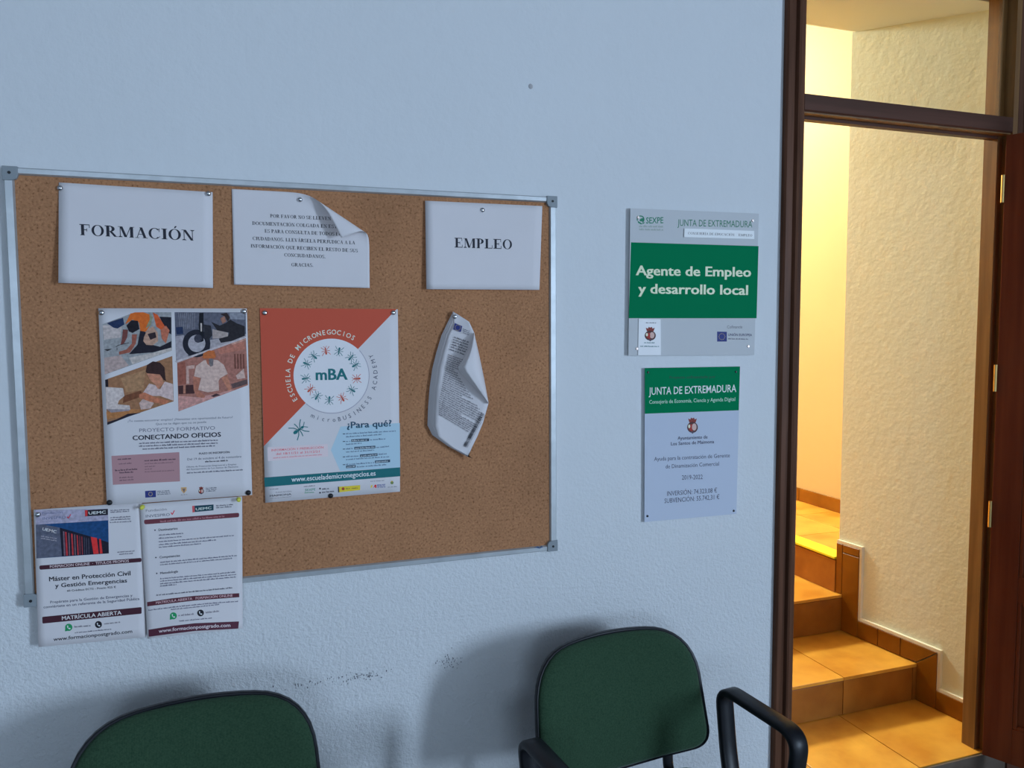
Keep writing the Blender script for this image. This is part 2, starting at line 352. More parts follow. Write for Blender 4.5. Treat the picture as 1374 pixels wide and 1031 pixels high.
spar(box('nosing_strip', XU-.006, XU+.078, .746, 3.05, T3-.008, T3+.0015, M['strip'], None, .001))
# stair walls (the wall that carries the stepped skirting is thick and ends at the turn)
def ceilz(y): 
    pts = [(0.0, 2.600), (.727, 2.752), (1.339, 3.033), (1.723, 3.2), (3.7, 4.02)]
    for (a, za), (b, zb) in zip(pts, pts[1:]):
        if y <= b: return za+(zb-za)*(y-a)/(b-a)
    return pts[-1][1]
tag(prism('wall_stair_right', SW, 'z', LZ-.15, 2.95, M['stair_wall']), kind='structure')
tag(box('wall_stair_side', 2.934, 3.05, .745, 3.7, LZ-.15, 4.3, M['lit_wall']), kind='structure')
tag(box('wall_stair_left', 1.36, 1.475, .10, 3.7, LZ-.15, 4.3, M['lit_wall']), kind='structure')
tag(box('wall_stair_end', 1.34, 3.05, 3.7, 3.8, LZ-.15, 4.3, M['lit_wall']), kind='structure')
bm = bmesh.new(); prev = None
for y in (.10, .35, .727, 1.0, 1.339, 1.723, 2.7, 3.7):
    row = [bm.verts.new((x, y, ceilz(y)+dz)) for x, dz in ((1.34, 0), (3.05, 0), (3.05, .12), (1.34, .12))]
    if prev:
        for k in range(4): bm.faces.new((prev[k], prev[(k+1) % 4], row[(k+1) % 4], row[k]))
    else: bm.faces.new(row)
    prev = row
bm.faces.new(prev[::-1])
tag(bobj('ceiling_stair', bm, M['stair_ceiling']), kind='structure')
# stepped skirting of ochre tiles, each with a cream plaster lip
sk = empty('baseboard_stair', (2.4, .36, LZ)); tag(sk, kind='structure'); KO = Vector((2.4, .36, LZ))
def kpar(o): o.parent = sk; o.matrix_parent_inverse = Matrix.Translation(-KO); return o
def skt(yz, th=.014, m='skirt', name='skirting_tile', bev=.001):
    bm = bmesh.new()
    lo = [bm.verts.new((wx(y)-th, y, z)) for y, z in yz]; hi = [bm.verts.new((wx(y)+.004, y, z)) for y, z in yz]
    bm.faces.new(lo); bm.faces.new(hi[::-1])
    for i in range(len(yz)):
        j = (i+1) % len(yz); bm.faces.new((lo[i], hi[i], hi[j], lo[j]))
    if bev: bmesh.ops.bevel(bm, geom=list(bm.edges), offset=bev, segments=1, affect='EDGES')
    kpar(bobj(name, bm, M[m]))
def rect(a, b, c, d): return [(a, c), (b, c), (b, d), (a, d)]
W = .082
skt(rect(.10, Y1-W-.002, LZ+.001, LZ+.072))
skt([(Y1-W, LZ+.001), (Y1-.001, LZ+.001), (Y1-.001, T1+.004), (Y1-W, T1+.070)])
skt([(Y1-W+.001, T1+.074), (Y1+.001, T1+.007), (.428, T1+.003), (.428, T1+.073)])
skt(rect(.431, .531, T1+.003, T1+.073))
skt(rect(.534, Y2-W-.002, T1+.003, T1+.073))
skt(rect(Y2-W, Y2-.001, T1+.003, .627)); skt(rect(Y2-W, Y2-.001, .630, .662))
skt(rect(Y2+.001, .745, T2+.002, .662))
def lip(a, b, z): skt(rect(a, b, z, z+.012), .012, 'lip', 'plaster_lip', 0)
lip(.10, Y1-W-.012, LZ+.073); lip(Y1-W-.012, Y2-W-.012, T1+.0745); lip(Y2-W-.012, .745, .663)
skt(rect(Y1-W-.012, Y1-W-.001, LZ+.073, T1+.074), .011, 'lip', 'plaster_lip', 0)
skt(rect(Y2-W-.012, Y2-W-.001, T1+.0745, .663), .011, 'lip', 'plaster_lip', 0)
for k in range(6):
    a = .745+.3335*k-.07
    kpar(box('skirting_tile', 2.922, 2.936, max(a, .748)+.002, a+.3335-.001, T3+.001, T3+.071, M['skirt'], None, .001))

# ------------------------------------------------------------------ cork board
def wp(px, py, d=0.0):
    """point of the photographed wall: where the sight line through a pixel meets the plane d metres in front of the wall"""
    v = FW*FPX + RT*(px-687) - UP*(py-515.5); t = (-d-CAM.y)/v.y
    return CAM+v*t
BX0, BX1 = wp(21, 500).x, wp(744, 500).x
BX0 = (wp(7, 226).x+wp(35, 812).x)/2; BZ1 = (wp(7, 226).z+wp(744, 265).z)/2; BZ0 = (wp(744, 736).z+wp(35, 812).z)/2; BX1 = wp(744, 500).x
bd = empty('cork_board', (BX0, 0, BZ0)); BO = Vector((BX0, 0, BZ0))
tag(bd, 'large cork noticeboard with aluminium frame and grey corner caps, covered in pinned sheets', 'noticeboard')
def bpar(o): o.parent = bd; o.matrix_parent_inverse = Matrix.Translation(-BO); return o
FWD = .019
bpar(box('cork_panel', BX0+.006, BX1-.006, -.0105, -.001, BZ0+.006, BZ1-.006, M['cork']))
def rail(x0, x1, z0, z1, horiz):
    if horiz: pr = [(0, z0), (-.012, z0), (-.0165, z0+.003), (-.0165, z1-.003), (-.012, z1), (0, z1)]; return bpar(prism('frame_rail', pr, 'x', x0, x1, M['alu']))
    pr = [(x0, 0), (x0, -.012), (x0+.003, -.0165), (x1-.003, -.0165), (x1, -.012), (x1, 0)]; return bpar(prism('frame_rail', pr, 'z', z0, z1, M['alu']))
rail(BX0+.02, BX1-.02, BZ1-FWD+.004, BZ1, True); rail(BX0+.02, BX1-.02, BZ0, BZ0+FWD-.004, True)
rail(BX0, BX0+FWD, BZ0+.02, BZ1-.02, False); rail(BX1-FWD, BX1, BZ0+.02, BZ1-.02, False)
for sx, sz in ((0, 0), (0, 1), (1, 0), (1, 1)):
    cx = BX0-.001 if sx == 0 else BX1+.001; cz = BZ0-.001 if sz == 0 else BZ1+.001; dx = 1 if sx == 0 else -1; dz = 1 if sz == 0 else -1
    s = .028
    pts = [(cx, cz), (cx+dx*s, cz), (cx+dx*s, cz+dz*s*.62), (cx+dx*s*.88, cz+dz*s*.88), (cx+dx*s*.62, cz+dz*s), (cx, cz+dz*s)]
    c = bpar(prism('corner_cap', pts, 'y', -.0190, -.0005, M['cap'], None, .001))
    bm = bmesh.new(); bmesh.ops.create_cone(bm, cap_ends=True, segments=14, radius1=.0030, radius2=.0030, depth=.0012, matrix=Matrix.Translation((cx+dx*.013, -.0193, cz+dz*.013)) @ Matrix.Rotation(math.pi/2, 4, 'X'))
    s = bobj('screw', bm, M['dark']); s.parent = c

# ------------------------------------------------------------------ printing on sheets
_tc = bpy.data.curves.new('lettering', 'FONT'); _to = bpy.data.objects.new('lettering', _tc); COL.objects.link(_to); _tc.resolution_u = 2
TCACHE = {}
def textgeo(s, bold=0.0):
    """triangles of a line of lettering in the built-in face: (verts, faces, x0, x1); cap height is 1"""
    key = (s, bold)
    if key not in TCACHE:
        _tc.body = s; _tc.offset = bold; _tc.fill_mode = 'FRONT'
        bpy.context.view_layer.update()
        me = bpy.data.meshes.new_from_object(_to.evaluated_get(bpy.context.evaluated_depsgraph_get()))
        vs = [(v.co.x/.682, v.co.y/.682) for v in me.vertices]; fs = [tuple(p.vertices) for p in me.polygons]
        bpy.data.meshes.remove(me)
        xx = [v[0] for v in vs] or [0, 1]; TCACHE[key] = (vs, fs, min(xx), max(xx))
    return TCACHE[key]
# a bold roman (serif) alphabet: stems, bowls and bracketed serifs built from strokes, cap height 1
def serif_glyph(ch):
    T, t = .245, .075; V, F = [], []
    def quad(a, b, c, d):
        n = len(V); V.extend([a, b, c, d]); F.append((n, n+1, n+2, n+3))
    def stem(x, y0=0, y1=1, w=T): quad((x, y0), (x+w, y0), (x+w, y1), (x, y1))
    def bar(x0, x1, y, w=t): quad((x0, y), (x1, y), (x1, y+w), (x0, y+w))
    def ser(xc, y, hw=.19): 
        up = y < .5
        bar(xc-hw, xc+hw, 0 if up else 1-.045, .045)
        y0, y1 = (.045, .10) if up else (.955, .90)
        n = len(V); V.extend([(xc-hw*.8, y0), (xc+hw*.8, y0), (xc+.09, y1), (xc-.09, y1)]); F.append((n, n+1, n+2, n+3))
    def diag(x0, y0, x1, y1, w): quad((x0-w/2, y0), (x0+w/2, y0), (x1+w/2, y1), (x1-w/2, y1))
    def ring(cx, cy, rx, ry, a0, a1, w=T, h=t, n=14):
        for i in range(n):
            a, b = math.radians(a0+(a1-a0)*i/n), math.radians(a0+(a1-a0)*(i+1)/n)
            quad((cx+rx*math.cos(a), cy+ry*math.sin(a)), (cx+rx*math.cos(b), cy+ry*math.sin(b)), (cx+(rx-w)*math.cos(b), cy+(ry-h)*math.sin(b)), (cx+(rx-w)*math.cos(a), cy+(ry-h)*math.sin(a)))
    def tick(x, y0, y1, w=.05): quad((x, y0), (x+w, y0), (x+w, y1), (x, y1))
    acc = {'Ó': 'O', 'Á': 'A', 'É': 'E', 'Í': 'I'}
    c = acc.get(ch, ch); adv = 1.0
    if c == 'F' or c == 'E':
        adv = .92 if c == 'F' else .97
        stem(.14); ser(.24, 0); bar(.02, .14, .945); bar(.14, .84, .945); tick(.79, .70, 1); bar(.34, .62, .48); tick(.57, .36, .64)
        if c == 'E': bar(.02, .88, 0); tick(.83, 0, .30)
    elif c in 'OQ':
        adv = 1.12; ring(.56, .5, .50, .52, 0, 360, .21, .05, 26)
        if c == 'Q': diag(.78, -.22, .58, .04, .2)
    elif c in 'CG':
        adv = 1.04 if c == 'C' else 1.10; ring(.55, .5, .50, .52, 42, 318, .21, .05, 22); tick(.88, .66, 1.0); 
        if c == 'C': diag(.90, .14, .96, .24, .05)
        else: stem(.78, .02, .46, .17); bar(.66, 1.06, .44, .045)
    elif c in 'RPBD':
        adv = {'R': 1.06, 'P': .90, 'B': .96, 'D': 1.05}[c]
        stem(.14)
        if c in 'RP':
            ser(.24, 0); bar(.02, .50, .945); ring(.46, .73, .36, .27, -90, 90); bar(.30, .48, .46, .05)
            if c == 'R': diag(.88, 0, .50, .47, .22); bar(.80, 1.06, 0, .045)
        elif c == 'B':
            bar(.02, .50, .945); bar(.02, .52, 0); bar(.3, .5, .49); ring(.46, .755, .34, .245, -90, 90); ring(.48, .265, .40, .265, -90, 90)
        else: bar(.02, .48, .945); bar(.02, .48, 0); ring(.44, .5, .54, .5, -90, 90, .2, .05, 20)
    elif c == 'M':
        adv = 1.38; stem(.17, 0, 1, .06); ser(.20, 0, .17); diag(.28, 1, .64, 0.02, .22); diag(1.04, 1, .66, .02, .06); stem(1.00); ser(1.10, 0); bar(.02, .3, .955, .045); bar(1.0, 1.34, .955, .045)
    elif c == 'N':
        adv = 1.06; stem(.17, 0, 1, .06); ser(.20, 0, .17); diag(.24, 1, .84, 0, .22); stem(.84, 0, 1, .06); ser(.87, 1, .17); bar(.0, .2, .955, .045)
    elif c == 'A':
        adv = 1.06; diag(.16, 0, .50, .98, .06); diag(.82, 0, .50, 1.0, .22); bar(.26, .72, .33, .055); bar(.02, .34, 0, .045); bar(.62, 1.04, 0, .045)
    elif c == 'V':
        adv = 1.04; diag(.22, 1, .53, 0, .22); diag(.86, 1, .54, 0, .06); bar(.02, .42, .955, .045); bar(.70, 1.02, .955, .045)
    elif c == 'U':
        adv = 1.06; stem(.14, .3, 1); ser(.24, 1); stem(.84, .3, 1, .06); ser(.87, 1, .16); ring(.52, .34, .38, .36, 180, 360, .2, .10)
    elif c == 'I': adv = .56; stem(.18); ser(.28, 0, .24); ser(.28, 1, .24)
    elif c == 'J': adv = .72; stem(.30, .2, 1); ser(.40, 1, .24); ring(.26, .2, .24, .24, 180, 360, .1, .08)
    elif c == 'L': adv = .95; stem(.14); ser(.24, 1); bar(.02, .86, 0); tick(.81, 0, .34)
    elif c == 'T': adv = .96; stem(.38); ser(.48, 0); bar(.04, .92, .945); tick(.04, .70, 1); tick(.87, .70, 1)
    elif c == 'S':
        adv = .80; ring(.38, .755, .30, .27, 30, 270, .17, .06); ring(.40, .255, .32, .275, -150, 90, .17, .06); tick(.64, .70, 1.0); tick(.06, 0, .3)
    elif c == '.': adv = .38; ring(.18, .10, .11, .11, 0, 360, .1, .1, 8)
    elif c == ',': adv = .38; ring(.18, .10, .11, .11, 0, 360, .1, .1, 8); diag(.12, -.2, .24, .08, .07)
    elif c == ' ': adv = .40
    if ch in acc: 
        m = adv*.5; quad((m-.04, 1.10), (m+.06, 1.10), (m+.20, 1.30), (m+.04, 1.30))
    return V, F, adv
def serifgeo(s):
    key = (s, 'serif')
    if key not in TCACHE:
        vs, fs, x = [], [], 0
        for ch in s:
            V, F, adv = serif_glyph(ch); n = len(vs); vs += [(x+a, b) for a, b in V]; fs += [tuple(n+i for i in f) for f in F]; x += adv
        TCACHE[key] = (vs, fs, min(v[0] for v in vs), max(v[0] for v in vs))
    return TCACHE[key]

def photo_ink(c):
    """halftone-like grain of a printed photograph round one colour"""
    key = ('photo', c)
    if key not in MC:
        a = cool(*c, .62); b = cool(*c, 1.0); MC[key] = mottled('photo_ink', a, b, 150, 4, rough=.6, spec=.2, lo=.3, hi=.7)
    return MC[key]
def upv(px, py):
    v = Vector((px-745.0, py-14000.0)); return v.normalized()
class Sheet:
    """a sheet fixed flat to the wall or board; prints are meshes lying on it and following its bulge"""
    def __init__(s, name, label, cat, corners, base, bulge=None, group=None, mat=None, nx=14, ny=14, thick=.0003, warp=None, back=True):
        s.c = corners; s.base = base; s.bulge = bulge or (lambda a, b: 0.0); s.warp = warp; s.parts = {}; s.n = 0
        c = s.P(*[sum(p[i] for p in corners)/4 for i in (0, 1)], 0); s.o = Vector(c)
        s.root = empty(name, s.o); tag(s.root, label, cat, group)
        if mat is not False:
            bm = bmesh.new(); F = []; B = []
            for j in range(ny+1):
                for i in range(nx+1):
                    p = s.bil(i/nx, j/ny); F.append(bm.verts.new(s.P(p[0], p[1], 0)-s.o)); B.append(bm.verts.new(s.P(p[0], p[1], -thick)-s.o))
            w = nx+1
            for j in range(ny):
                for i in range(nx):
                    k = j*w+i; bm.faces.new((F[k], F[k+1], F[k+w+1], F[k+w])); bm.faces.new((B[k], B[k+w], B[k+w+1], B[k+1]))
            for i in range(nx):
                bm.faces.new((F[i], B[i], B[i+1], F[i+1])); k = ny*w+i; bm.faces.new((F[k], F[k+1], B[k+1], B[k]))
            for j in range(ny):
                k = j*w; bm.faces.new((F[k], F[k+w], B[k+w], B[k])); k = j*w+nx; bm.faces.new((F[k], B[k], B[k+w], F[k+w]))
            bobj('paper', bm, mat or M['paper'], s.root, thick < .001)
    def bil(s, a, b):
        c = s.c; return [(c[0][i]*(1-a)+c[1][i]*a)*(1-b)+(c[3][i]*(1-a)+c[2][i]*a)*b for i in (0, 1)]
    def st(s, px, py):
        a = b = .5; c = s.c
        for _ in range(4):
            yt = c[0][1]*(1-a)+c[1][1]*a; yb = c[3][1]*(1-a)+c[2][1]*a; b = (py-yt)/(yb-yt)
            xl = c[0][0]*(1-b)+c[3][0]*b; xr = c[1][0]*(1-b)+c[2][0]*b; a = (px-xl)/(xr-xl)
        return a, b
    def P(s, px, py, lay):
        a, b = s.st(px, py); d = s.base+s.bulge(a, b)
        if s.warp:
            px, py, e, nv = s.warp(px, py); q = wp(px, py, d+e+lay*nv); return q
        return wp(px, py, d+lay)
    def add(s, part, col, vs, fs, lay):
        pt = s.parts.setdefault(part, ([], [], [], [])); mat = col if isinstance(col, bpy.types.Material) else photo_ink(col) if part.startswith('photo_print') else flat(cool(*col))
        if mat not in pt[3]: pt[3].append(mat)
        mi = pt[3].index(mat); n = len(pt[0]); s.n += 1; s.__dict__.setdefault('calls', {}).setdefault(part, []).append((n, n+len(vs), len(pt[1]), len(pt[1])+len(fs)))
        pt[0].extend([tuple(s.P(v[0], v[1], .00012*lay)-s.o) for v in vs])
        pt[1].extend([tuple(n+i for i in f) for f in fs]); pt[2].extend([mi]*len(fs))
    def quad(s, part, col, q, lay=1, nx=8, ny=3):
        vs, fs = [], []
        for j in range(ny+1):
            for i in range(nx+1):
                a, b = i/nx, j/ny; vs.append([(q[0][k]*(1-a)+q[1][k]*a)*(1-b)+(q[3][k]*(1-a)+q[2][k]*a)*b for k in (0, 1)])
        for j in range(ny):
            for i in range(nx): k = j*(nx+1)+i; fs.append((k, k+1, k+nx+2, k+nx+1))
        s.add(part, col, vs, fs, lay)
    def poly(s, part, col, pts, lay=1):
        tr = geometry.tessellate_polygon([[Vector((p[0], p[1], 0)) for p in pts]]); s.add(part, col, pts, [tuple(t) for t in tr], lay)
    def disc(s, part, col, c, r, lay=1, n=32, ry=None, rot=0, a0=0, a1=360):
        ca, sa = math.cos(rot), math.sin(rot); ry = ry or r
        pts = []
        for i in range(n):
            t = math.radians(a0+(a1-a0)*i/n); x, y = r*math.cos(t), ry*math.sin(t); pts.append((c[0]+x*ca-y*sa, c[1]+x*sa+y*ca))
        s.add(part, col, [c]+pts, [(0, i+1, (i+1) % n+1) for i in range(n)], lay)
    def ring(s, part, col, c, r, w, lay=1, n=40, a0=0, a1=360):
        vs, fs = [], []
        for i in range(n+1):
            t = math.radians(a0+(a1-a0)*i/n)
            for q in (r, r-w): vs.append((c[0]+q*math.cos(t), c[1]-q*math.sin(t)))
        for i in range(n): fs.append((2*i, 2*i+2, 2*i+3, 2*i+1))
        s.add(part, col, vs, fs, lay)
    def line(s, part, col, pts, w, lay=1):
        for (x0, y0), (x1, y1) in zip(pts, pts[1:]):
            l = math.hypot(x1-x0, y1-y0) or 1; nx, ny = -(y1-y0)/l*w/2, (x1-x0)/l*w/2
            s.add(part, col, [(x0+nx, y0+ny), (x1+nx, y1+ny), (x1-nx, y1-ny), (x0-nx, y0-ny)], [(0, 1, 2, 3)], lay)
    def text(s, part, col, txt, p0, p1, h, bold=0.0, lay=2, serif=False, h1=None, perp=False, bow=0.0):
        h1 = h1 or h
        if bold >= .015 and not serif:            # heavier strokes: shifted copies, each on a layer of its own
            for k, (sx, sy) in enumerate(((0, 0), (-1, -.5), (1, -.5), (-1, .5), (1, .5))):
                o = bold*1.25*h*sx; w = bold*h*sy
                s.text(part, col, txt, (p0[0]+o, p0[1]-w), (p1[0]+o, p1[1]-w), h, 0.0, lay+.35*k, False, h1, perp, bow)
            return
        vs, fs, x0, x1 = serifgeo(txt) if serif else textgeo(txt, bold)
        out = []
        d = Vector((p1[0]-p0[0], p1[1]-p0[1])); pv = Vector((d.y, -d.x)).normalized()
        for x, y in vs:
            a = (x-x0)/(x1-x0); px, py = p0[0]+d.x*a, p0[1]+d.y*a-bow*4*a*(1-a); u = pv if perp else upv(px, py); hh = (h*(1-a)+h1*a)*y
            out.append((px+u.x*hh, py+u.y*hh))
        s.add(part, col, out, fs, lay)
    def micro(s, part, col, p0, p1, h, lay=2, fill=.9, bow=0.0):
        """lines too small to read in the photograph: word-like runs of fine strokes"""
        L = math.hypot(p1[0]-p0[0], p1[1]-p0[1]); x = 0.0; d = ((p1[0]-p0[0])/L, (p1[1]-p0[1])/L); n = (d[1], -d[0])
        vs, fs = [], []
        while x < L-1:
            e = min(L, x+random.uniform(2.2, 9)*max(.8, h/2.6)); q = x
            while q < e-.3:
                w = random.uniform(.45, .9)*max(.7, h/2.6); k = h*random.choice((.62, .62, .62, .7, 1.0)); z = min(q+w, e)
                bo = bow*4*(q/L)*(1-q/L)
                a, b = (p0[0]+d[0]*q, p0[1]+d[1]*q-bo), (p0[0]+d[0]*z, p0[1]+d[1]*z-bo)
                m = len(vs); vs += [a, b, (b[0]+n[0]*k, b[1]+n[1]*k), (a[0]+n[0]*k, a[1]+n[1]*k)]; fs.append((m, m+1, m+2, m+3)); q = z+random.uniform(.12, .40)*max(.7, h/2.6)
            x = e+1.1*max(.7, h/2.6)
        s.add(part, col, vs, fs, lay)
    def arc(s, part, col, txt, c, r, a0, a1, h, inward=False, lay=2, bold=0.01):
        n = len(txt)
        for i, ch in enumerate(txt):
            if ch == ' ': continue
            t = math.radians(a0+(a1-a0)*i/(n-1)); vs, fs, x0, x1 = textgeo(ch, bold)
            R = Vector((math.cos(t), -math.sin(t))); up = -R if inward else R; rt = Vector((-up.y, up.x)); q = Vector(c)+R*r
            hh = h; out = []
            for x, y in vs:
                p = q+rt*(x-(x0+x1)/2)*hh*.92+up*(y-.5)*hh; out.append((p.x, p.y))
            s.add(part, col, out, fs, lay)
    def rrect(s, part, col, q, r, lay=1):
        """rounded bar; q = four px corners"""
        pts = []; n = len(q)
        for i in range(n):
            a, b, c = Vector(q[i-1]), Vector(q[i]), Vector(q[(i+1) % n]); u = (a-b).normalized(); v = (c-b).normalized()
            for k in range(5):
                t = k/4; p0, p1 = b+u*r, b+v*r; p = p0*(1-t)**2+b*2*t*(1-t)+p1*t*t; pts.append((p.x, p.y))
        s.poly(part, col, pts, lay)
    def done(s, labels={}):
        for k, (v, f, mi, mats) in s.parts.items():
            nm = k.split('|')[0]; calls = s.calls[k]
            if nm in ('body_text', 'ring_text', 'name_strip_text', 'barcode') or nm.startswith('photo'): groups = [list(range(len(calls)))]
            else:                                     # each separate emblem, heading or box is a part of its own
                bb = []
                for v0, v1, f0, f1 in calls:
                    xs_ = [p[0] for p in v[v0:v1]]; zs_ = [p[2] for p in v[v0:v1]]; bb.append([min(xs_), max(xs_), min(zs_), max(zs_)])
                par = list(range(len(calls)))
                def find(i):
                    while par[i] != i: i = par[i]
                    return i
                g = .0035
                for i in range(len(calls)):
                    for j in range(i):
                        if bb[i][0] < bb[j][1]+g and bb[j][0] < bb[i][1]+g and bb[i][2] < bb[j][3]+g*.3 and bb[j][2] < bb[i][3]+g*.3: par[find(i)] = find(j)
                groups = {}
                for i in range(len(calls)): groups.setdefault(find(i), []).append(i)
                groups = list(groups.values())
            for gr in groups:
                V, F, I = [], [], []
                for c in gr:
                    v0, v1, f0, f1 = calls[c]; off = len(V)-v0; V += v[v0:v1]; F += [tuple(i+off for i in q) for q in f[f0:f1]]; I += mi[f0:f1]
                used = sorted(set(I)); me = bpy.data.meshes.new(nm); me.from_pydata(V, [], F)
                for i, p in enumerate(me.polygons): p.material_index = used.index(I[i])
                bm = bmesh.new(); bm.from_mesh(me)
                for fc in bm.faces:                   # every print face looks into the room
                    fc.normal_update()
                    if fc.normal.y > 0: fc.normal_flip()
                bm.to_mesh(me); bm.free()
                o = mobj(nm, me, [mats[i] for i in used], s.root)
                if nm in ('body_text', 'ring_text', 'name_strip_text', 'barcode'): o['kind'] = 'stuff'
                if k in labels: o['label'] = labels[k]
INK = (26, 31, 46)
def crest(S, part, c, w, h, lay=2):
    x, y = c
    S.poly(part, (96, 42, 40), [(x-w*.30, y-h*.16), (x-w*.40, y-h*.40), (x-w*.20, y-h*.34), (x-w*.14, y-h*.46), (x, y-h*.40), (x+w*.14, y-h*.46), (x+w*.20, y-h*.34), (x+w*.40, y-h*.40), (x+w*.30, y-h*.16)], lay)
    S.disc(part, (60, 40, 44), (x, y+h*.14), w*.5, lay, 20, h*.34)
    S.disc(part, (150, 140, 150), (x+w*.16, y+h*.12), w*.22, lay+1, 12, h*.22)
    S.poly(part, (120, 40, 40), [(x-w*.38, y-h*.02), (x, y-h*.05), (x, y+h*.40), (x-w*.30, y+h*.30)], lay+1)
    S.disc(part, (190, 180, 180), (x-w*.30, y+h*.08), w*.10, lay+2, 8, h*.12)
    S.poly(part, (60, 60, 80), [(x-w*.22, y+h*.40), (x+w*.22, y+h*.40), (x, y+h*.54)], lay+1)
def flag(S, part, q, lay=2):
    S.quad(part, (32, 44, 110), q, lay, 2, 2)
    cx, cy = sum(p[0] for p in q)/4, sum(p[1] for p in q)/4; r = abs(q[2][1]-q[0][1])*.30
    for k in range(12):
        t = math.pi*k/6; S.disc(part, (170, 160, 100), (cx+r*math.cos(t), cy+r*math.sin(t)), .45, lay+1, 6)
def ant(S, part, col, c, L, deg, lay=3):
    t = math.radians(deg); ca, sa = math.cos(t), math.sin(t)
    def w(x, y): return (c[0]+x*L*ca+y*L*sa, c[1]-x*L*sa+y*L*ca)
    S.disc(part, col, w(-.22, 0), .15*L, lay, 12, .10*L, -t); S.disc(part, col, w(.03, 0), .12*L, lay, 10, .05*L, -t); S.disc(part, col, w(.23, 0), .09*L, lay, 10, .075*L, -t)
    for sg in (-1, 1):
        for a, b, e in ((.08, .22, .42), (.03, 0.02, -.02), (-.02, -.18, -.42)):
            S.line(part, col, [w(a, 0), w(b, sg*.24), w(e, sg*.42)], max(.45, .05*L), lay)
        S.line(part, col, [w(.30, 0), w(.42, sg*.10), w(.50, sg*.18)], max(.4, .04*L), lay)
CB = .0112                                 # front of the cork
def pin(px, py, d, label, mat='steel', group='drawing pins on the cork board', r=.0056):
    p = wp(px, py, d); root = empty('drawing_pin', p); tag(root, label, 'pin', group)
    def lathe(nm, prof, m):
        bm = bmesh.new(); n = 16; rings = []
        for rr, y in prof: rings.append([bm.verts.new((rr*math.cos(2*math.pi*k/n), -y, rr*math.sin(2*math.pi*k/n))) for k in range(n)])
        for a, b in zip(rings, rings[1:]):
            for k in range(n): bm.faces.new((a[k], a[(k+1) % n], b[(k+1) % n], b[k]))
        bm.faces.new(rings[0]); bm.faces.new(rings[-1][::-1]); return bobj(nm, bm, m, root, True)
    if mat == 'yellow':
        lathe('head', [(r*1.1, .0005), (r*1.15, .0015), (r*.75, .003), (r*.6, .008), (r*.95, .0115), (r*1.0, .013), (r*.6, .0138)], M['yellow'])
    else:
        lathe('head', [(r, .0004), (r*1.04, .0010), (r*.93, .0022), (r*.66, .0036), (r*.30, .0043), (r*.05, .0045)], M[mat])
    lathe('needle', [(.0006, .0008), (.0005, -.006), (.0001, -.008)], M['steel'])

def X(ox, oy, k): return lambda *p: [(ox+a/k, oy+b/k) for a, b in p]
# ------------------------------------------------------------------ the sheets on the board
c1 = X(60, 230, 5.725)
S = Sheet('paper_sheet', 'white landscape sheet reading FORMACIÓN, top left of the corkboard', 'sheet', c1((108, 85), (1290, 160), (1293, 897), (105, 857)), CB+.0012,
          lambda a, b: .010*math.exp(-(a/.22)**2)*max(0, (b-.08))*1.1+.006*b*b+.004*math.sin(math.pi*a)*b, 'sheets pinned on the cork board')
S.text('heading_text', INK, 'FORMACIÓN', *c1((270, 490), (1152, 533)), 14.6, serif=True, h1=14.0); S.done()
# the notice whose upper right corner has curled over
c2 = X(300, 240, 6.443)
FO, FN, FR = (429.0, 271.0), (.555, -.832), 15.0
def curl(px, py):
    n = (px-FO[0])*FN[0]+(py-FO[1])*FN[1]+FR
    if n <= 0: return px, py, 0.0, 1
    n *= .97
    if n < math.pi*FR: q, h, nv = FR*math.sin(n/FR), FR*(1-math.cos(n/FR)), math.cos(n/FR)
    else: q, h, nv = -(n-math.pi*FR), 2*FR, -1
    g = n/.97
    return px+(q-g)*FN[0], py+(q-g)*FN[1], h*.00170*.62, nv
S = Sheet('paper_sheet', 'white typed notice with its upper right corner curled over, top centre of the corkboard', 'sheet', c2((70, 88), (1256, 151), (1263, 945), (90, 915)), CB+.0012,
          lambda a, b: .006*b*b+.004*a*b, 'sheets pinned on the cork board', nx=60, ny=44, warp=curl)
for t, p, q in (('POR FAVOR NO SE LLEVEN', (403, 335), (930, 358)), ('DOCUMENTACIÓN COLGADA EN ESTE', (248, 398), (1005, 429)), ('ES PARA CONSULTA DE TODOS LOS', (355, 465), (1045, 495)),
                ('CIUDADANOS. LLEVÁRSELA PERJUDICA A LA', (252, 529), (1138, 568)), ('INFORMACIÓN QUE RECIBEN EL RESTO DE SUS', (235, 594), (1160, 636)), ('CONCIUDADANOS.', (525, 672), (880, 688)), ('GRACIAS.', (587, 757), (775, 762))):
    S.text('body_text', INK, t, *c2(p, q), 4.5, serif=True)
S.done()
c3 = X(540, 255, 6.245)
S = Sheet('paper_sheet', 'white landscape sheet reading EMPLEO, top right of the corkboard', 'sheet', c3((190, 90), (1172, 135), (1148, 838), (200, 832)), CB+.0012,
          lambda a, b: .007*b+.005*math.exp(-((1-a)/.3)**2)*(1-b)+.003*math.exp(-(a/.2)**2), 'sheets pinned on the cork board')
S.text('heading_text', INK, 'EMPLEO', *c3((437, 482), (918, 497)), 12.8, serif=True); S.done()

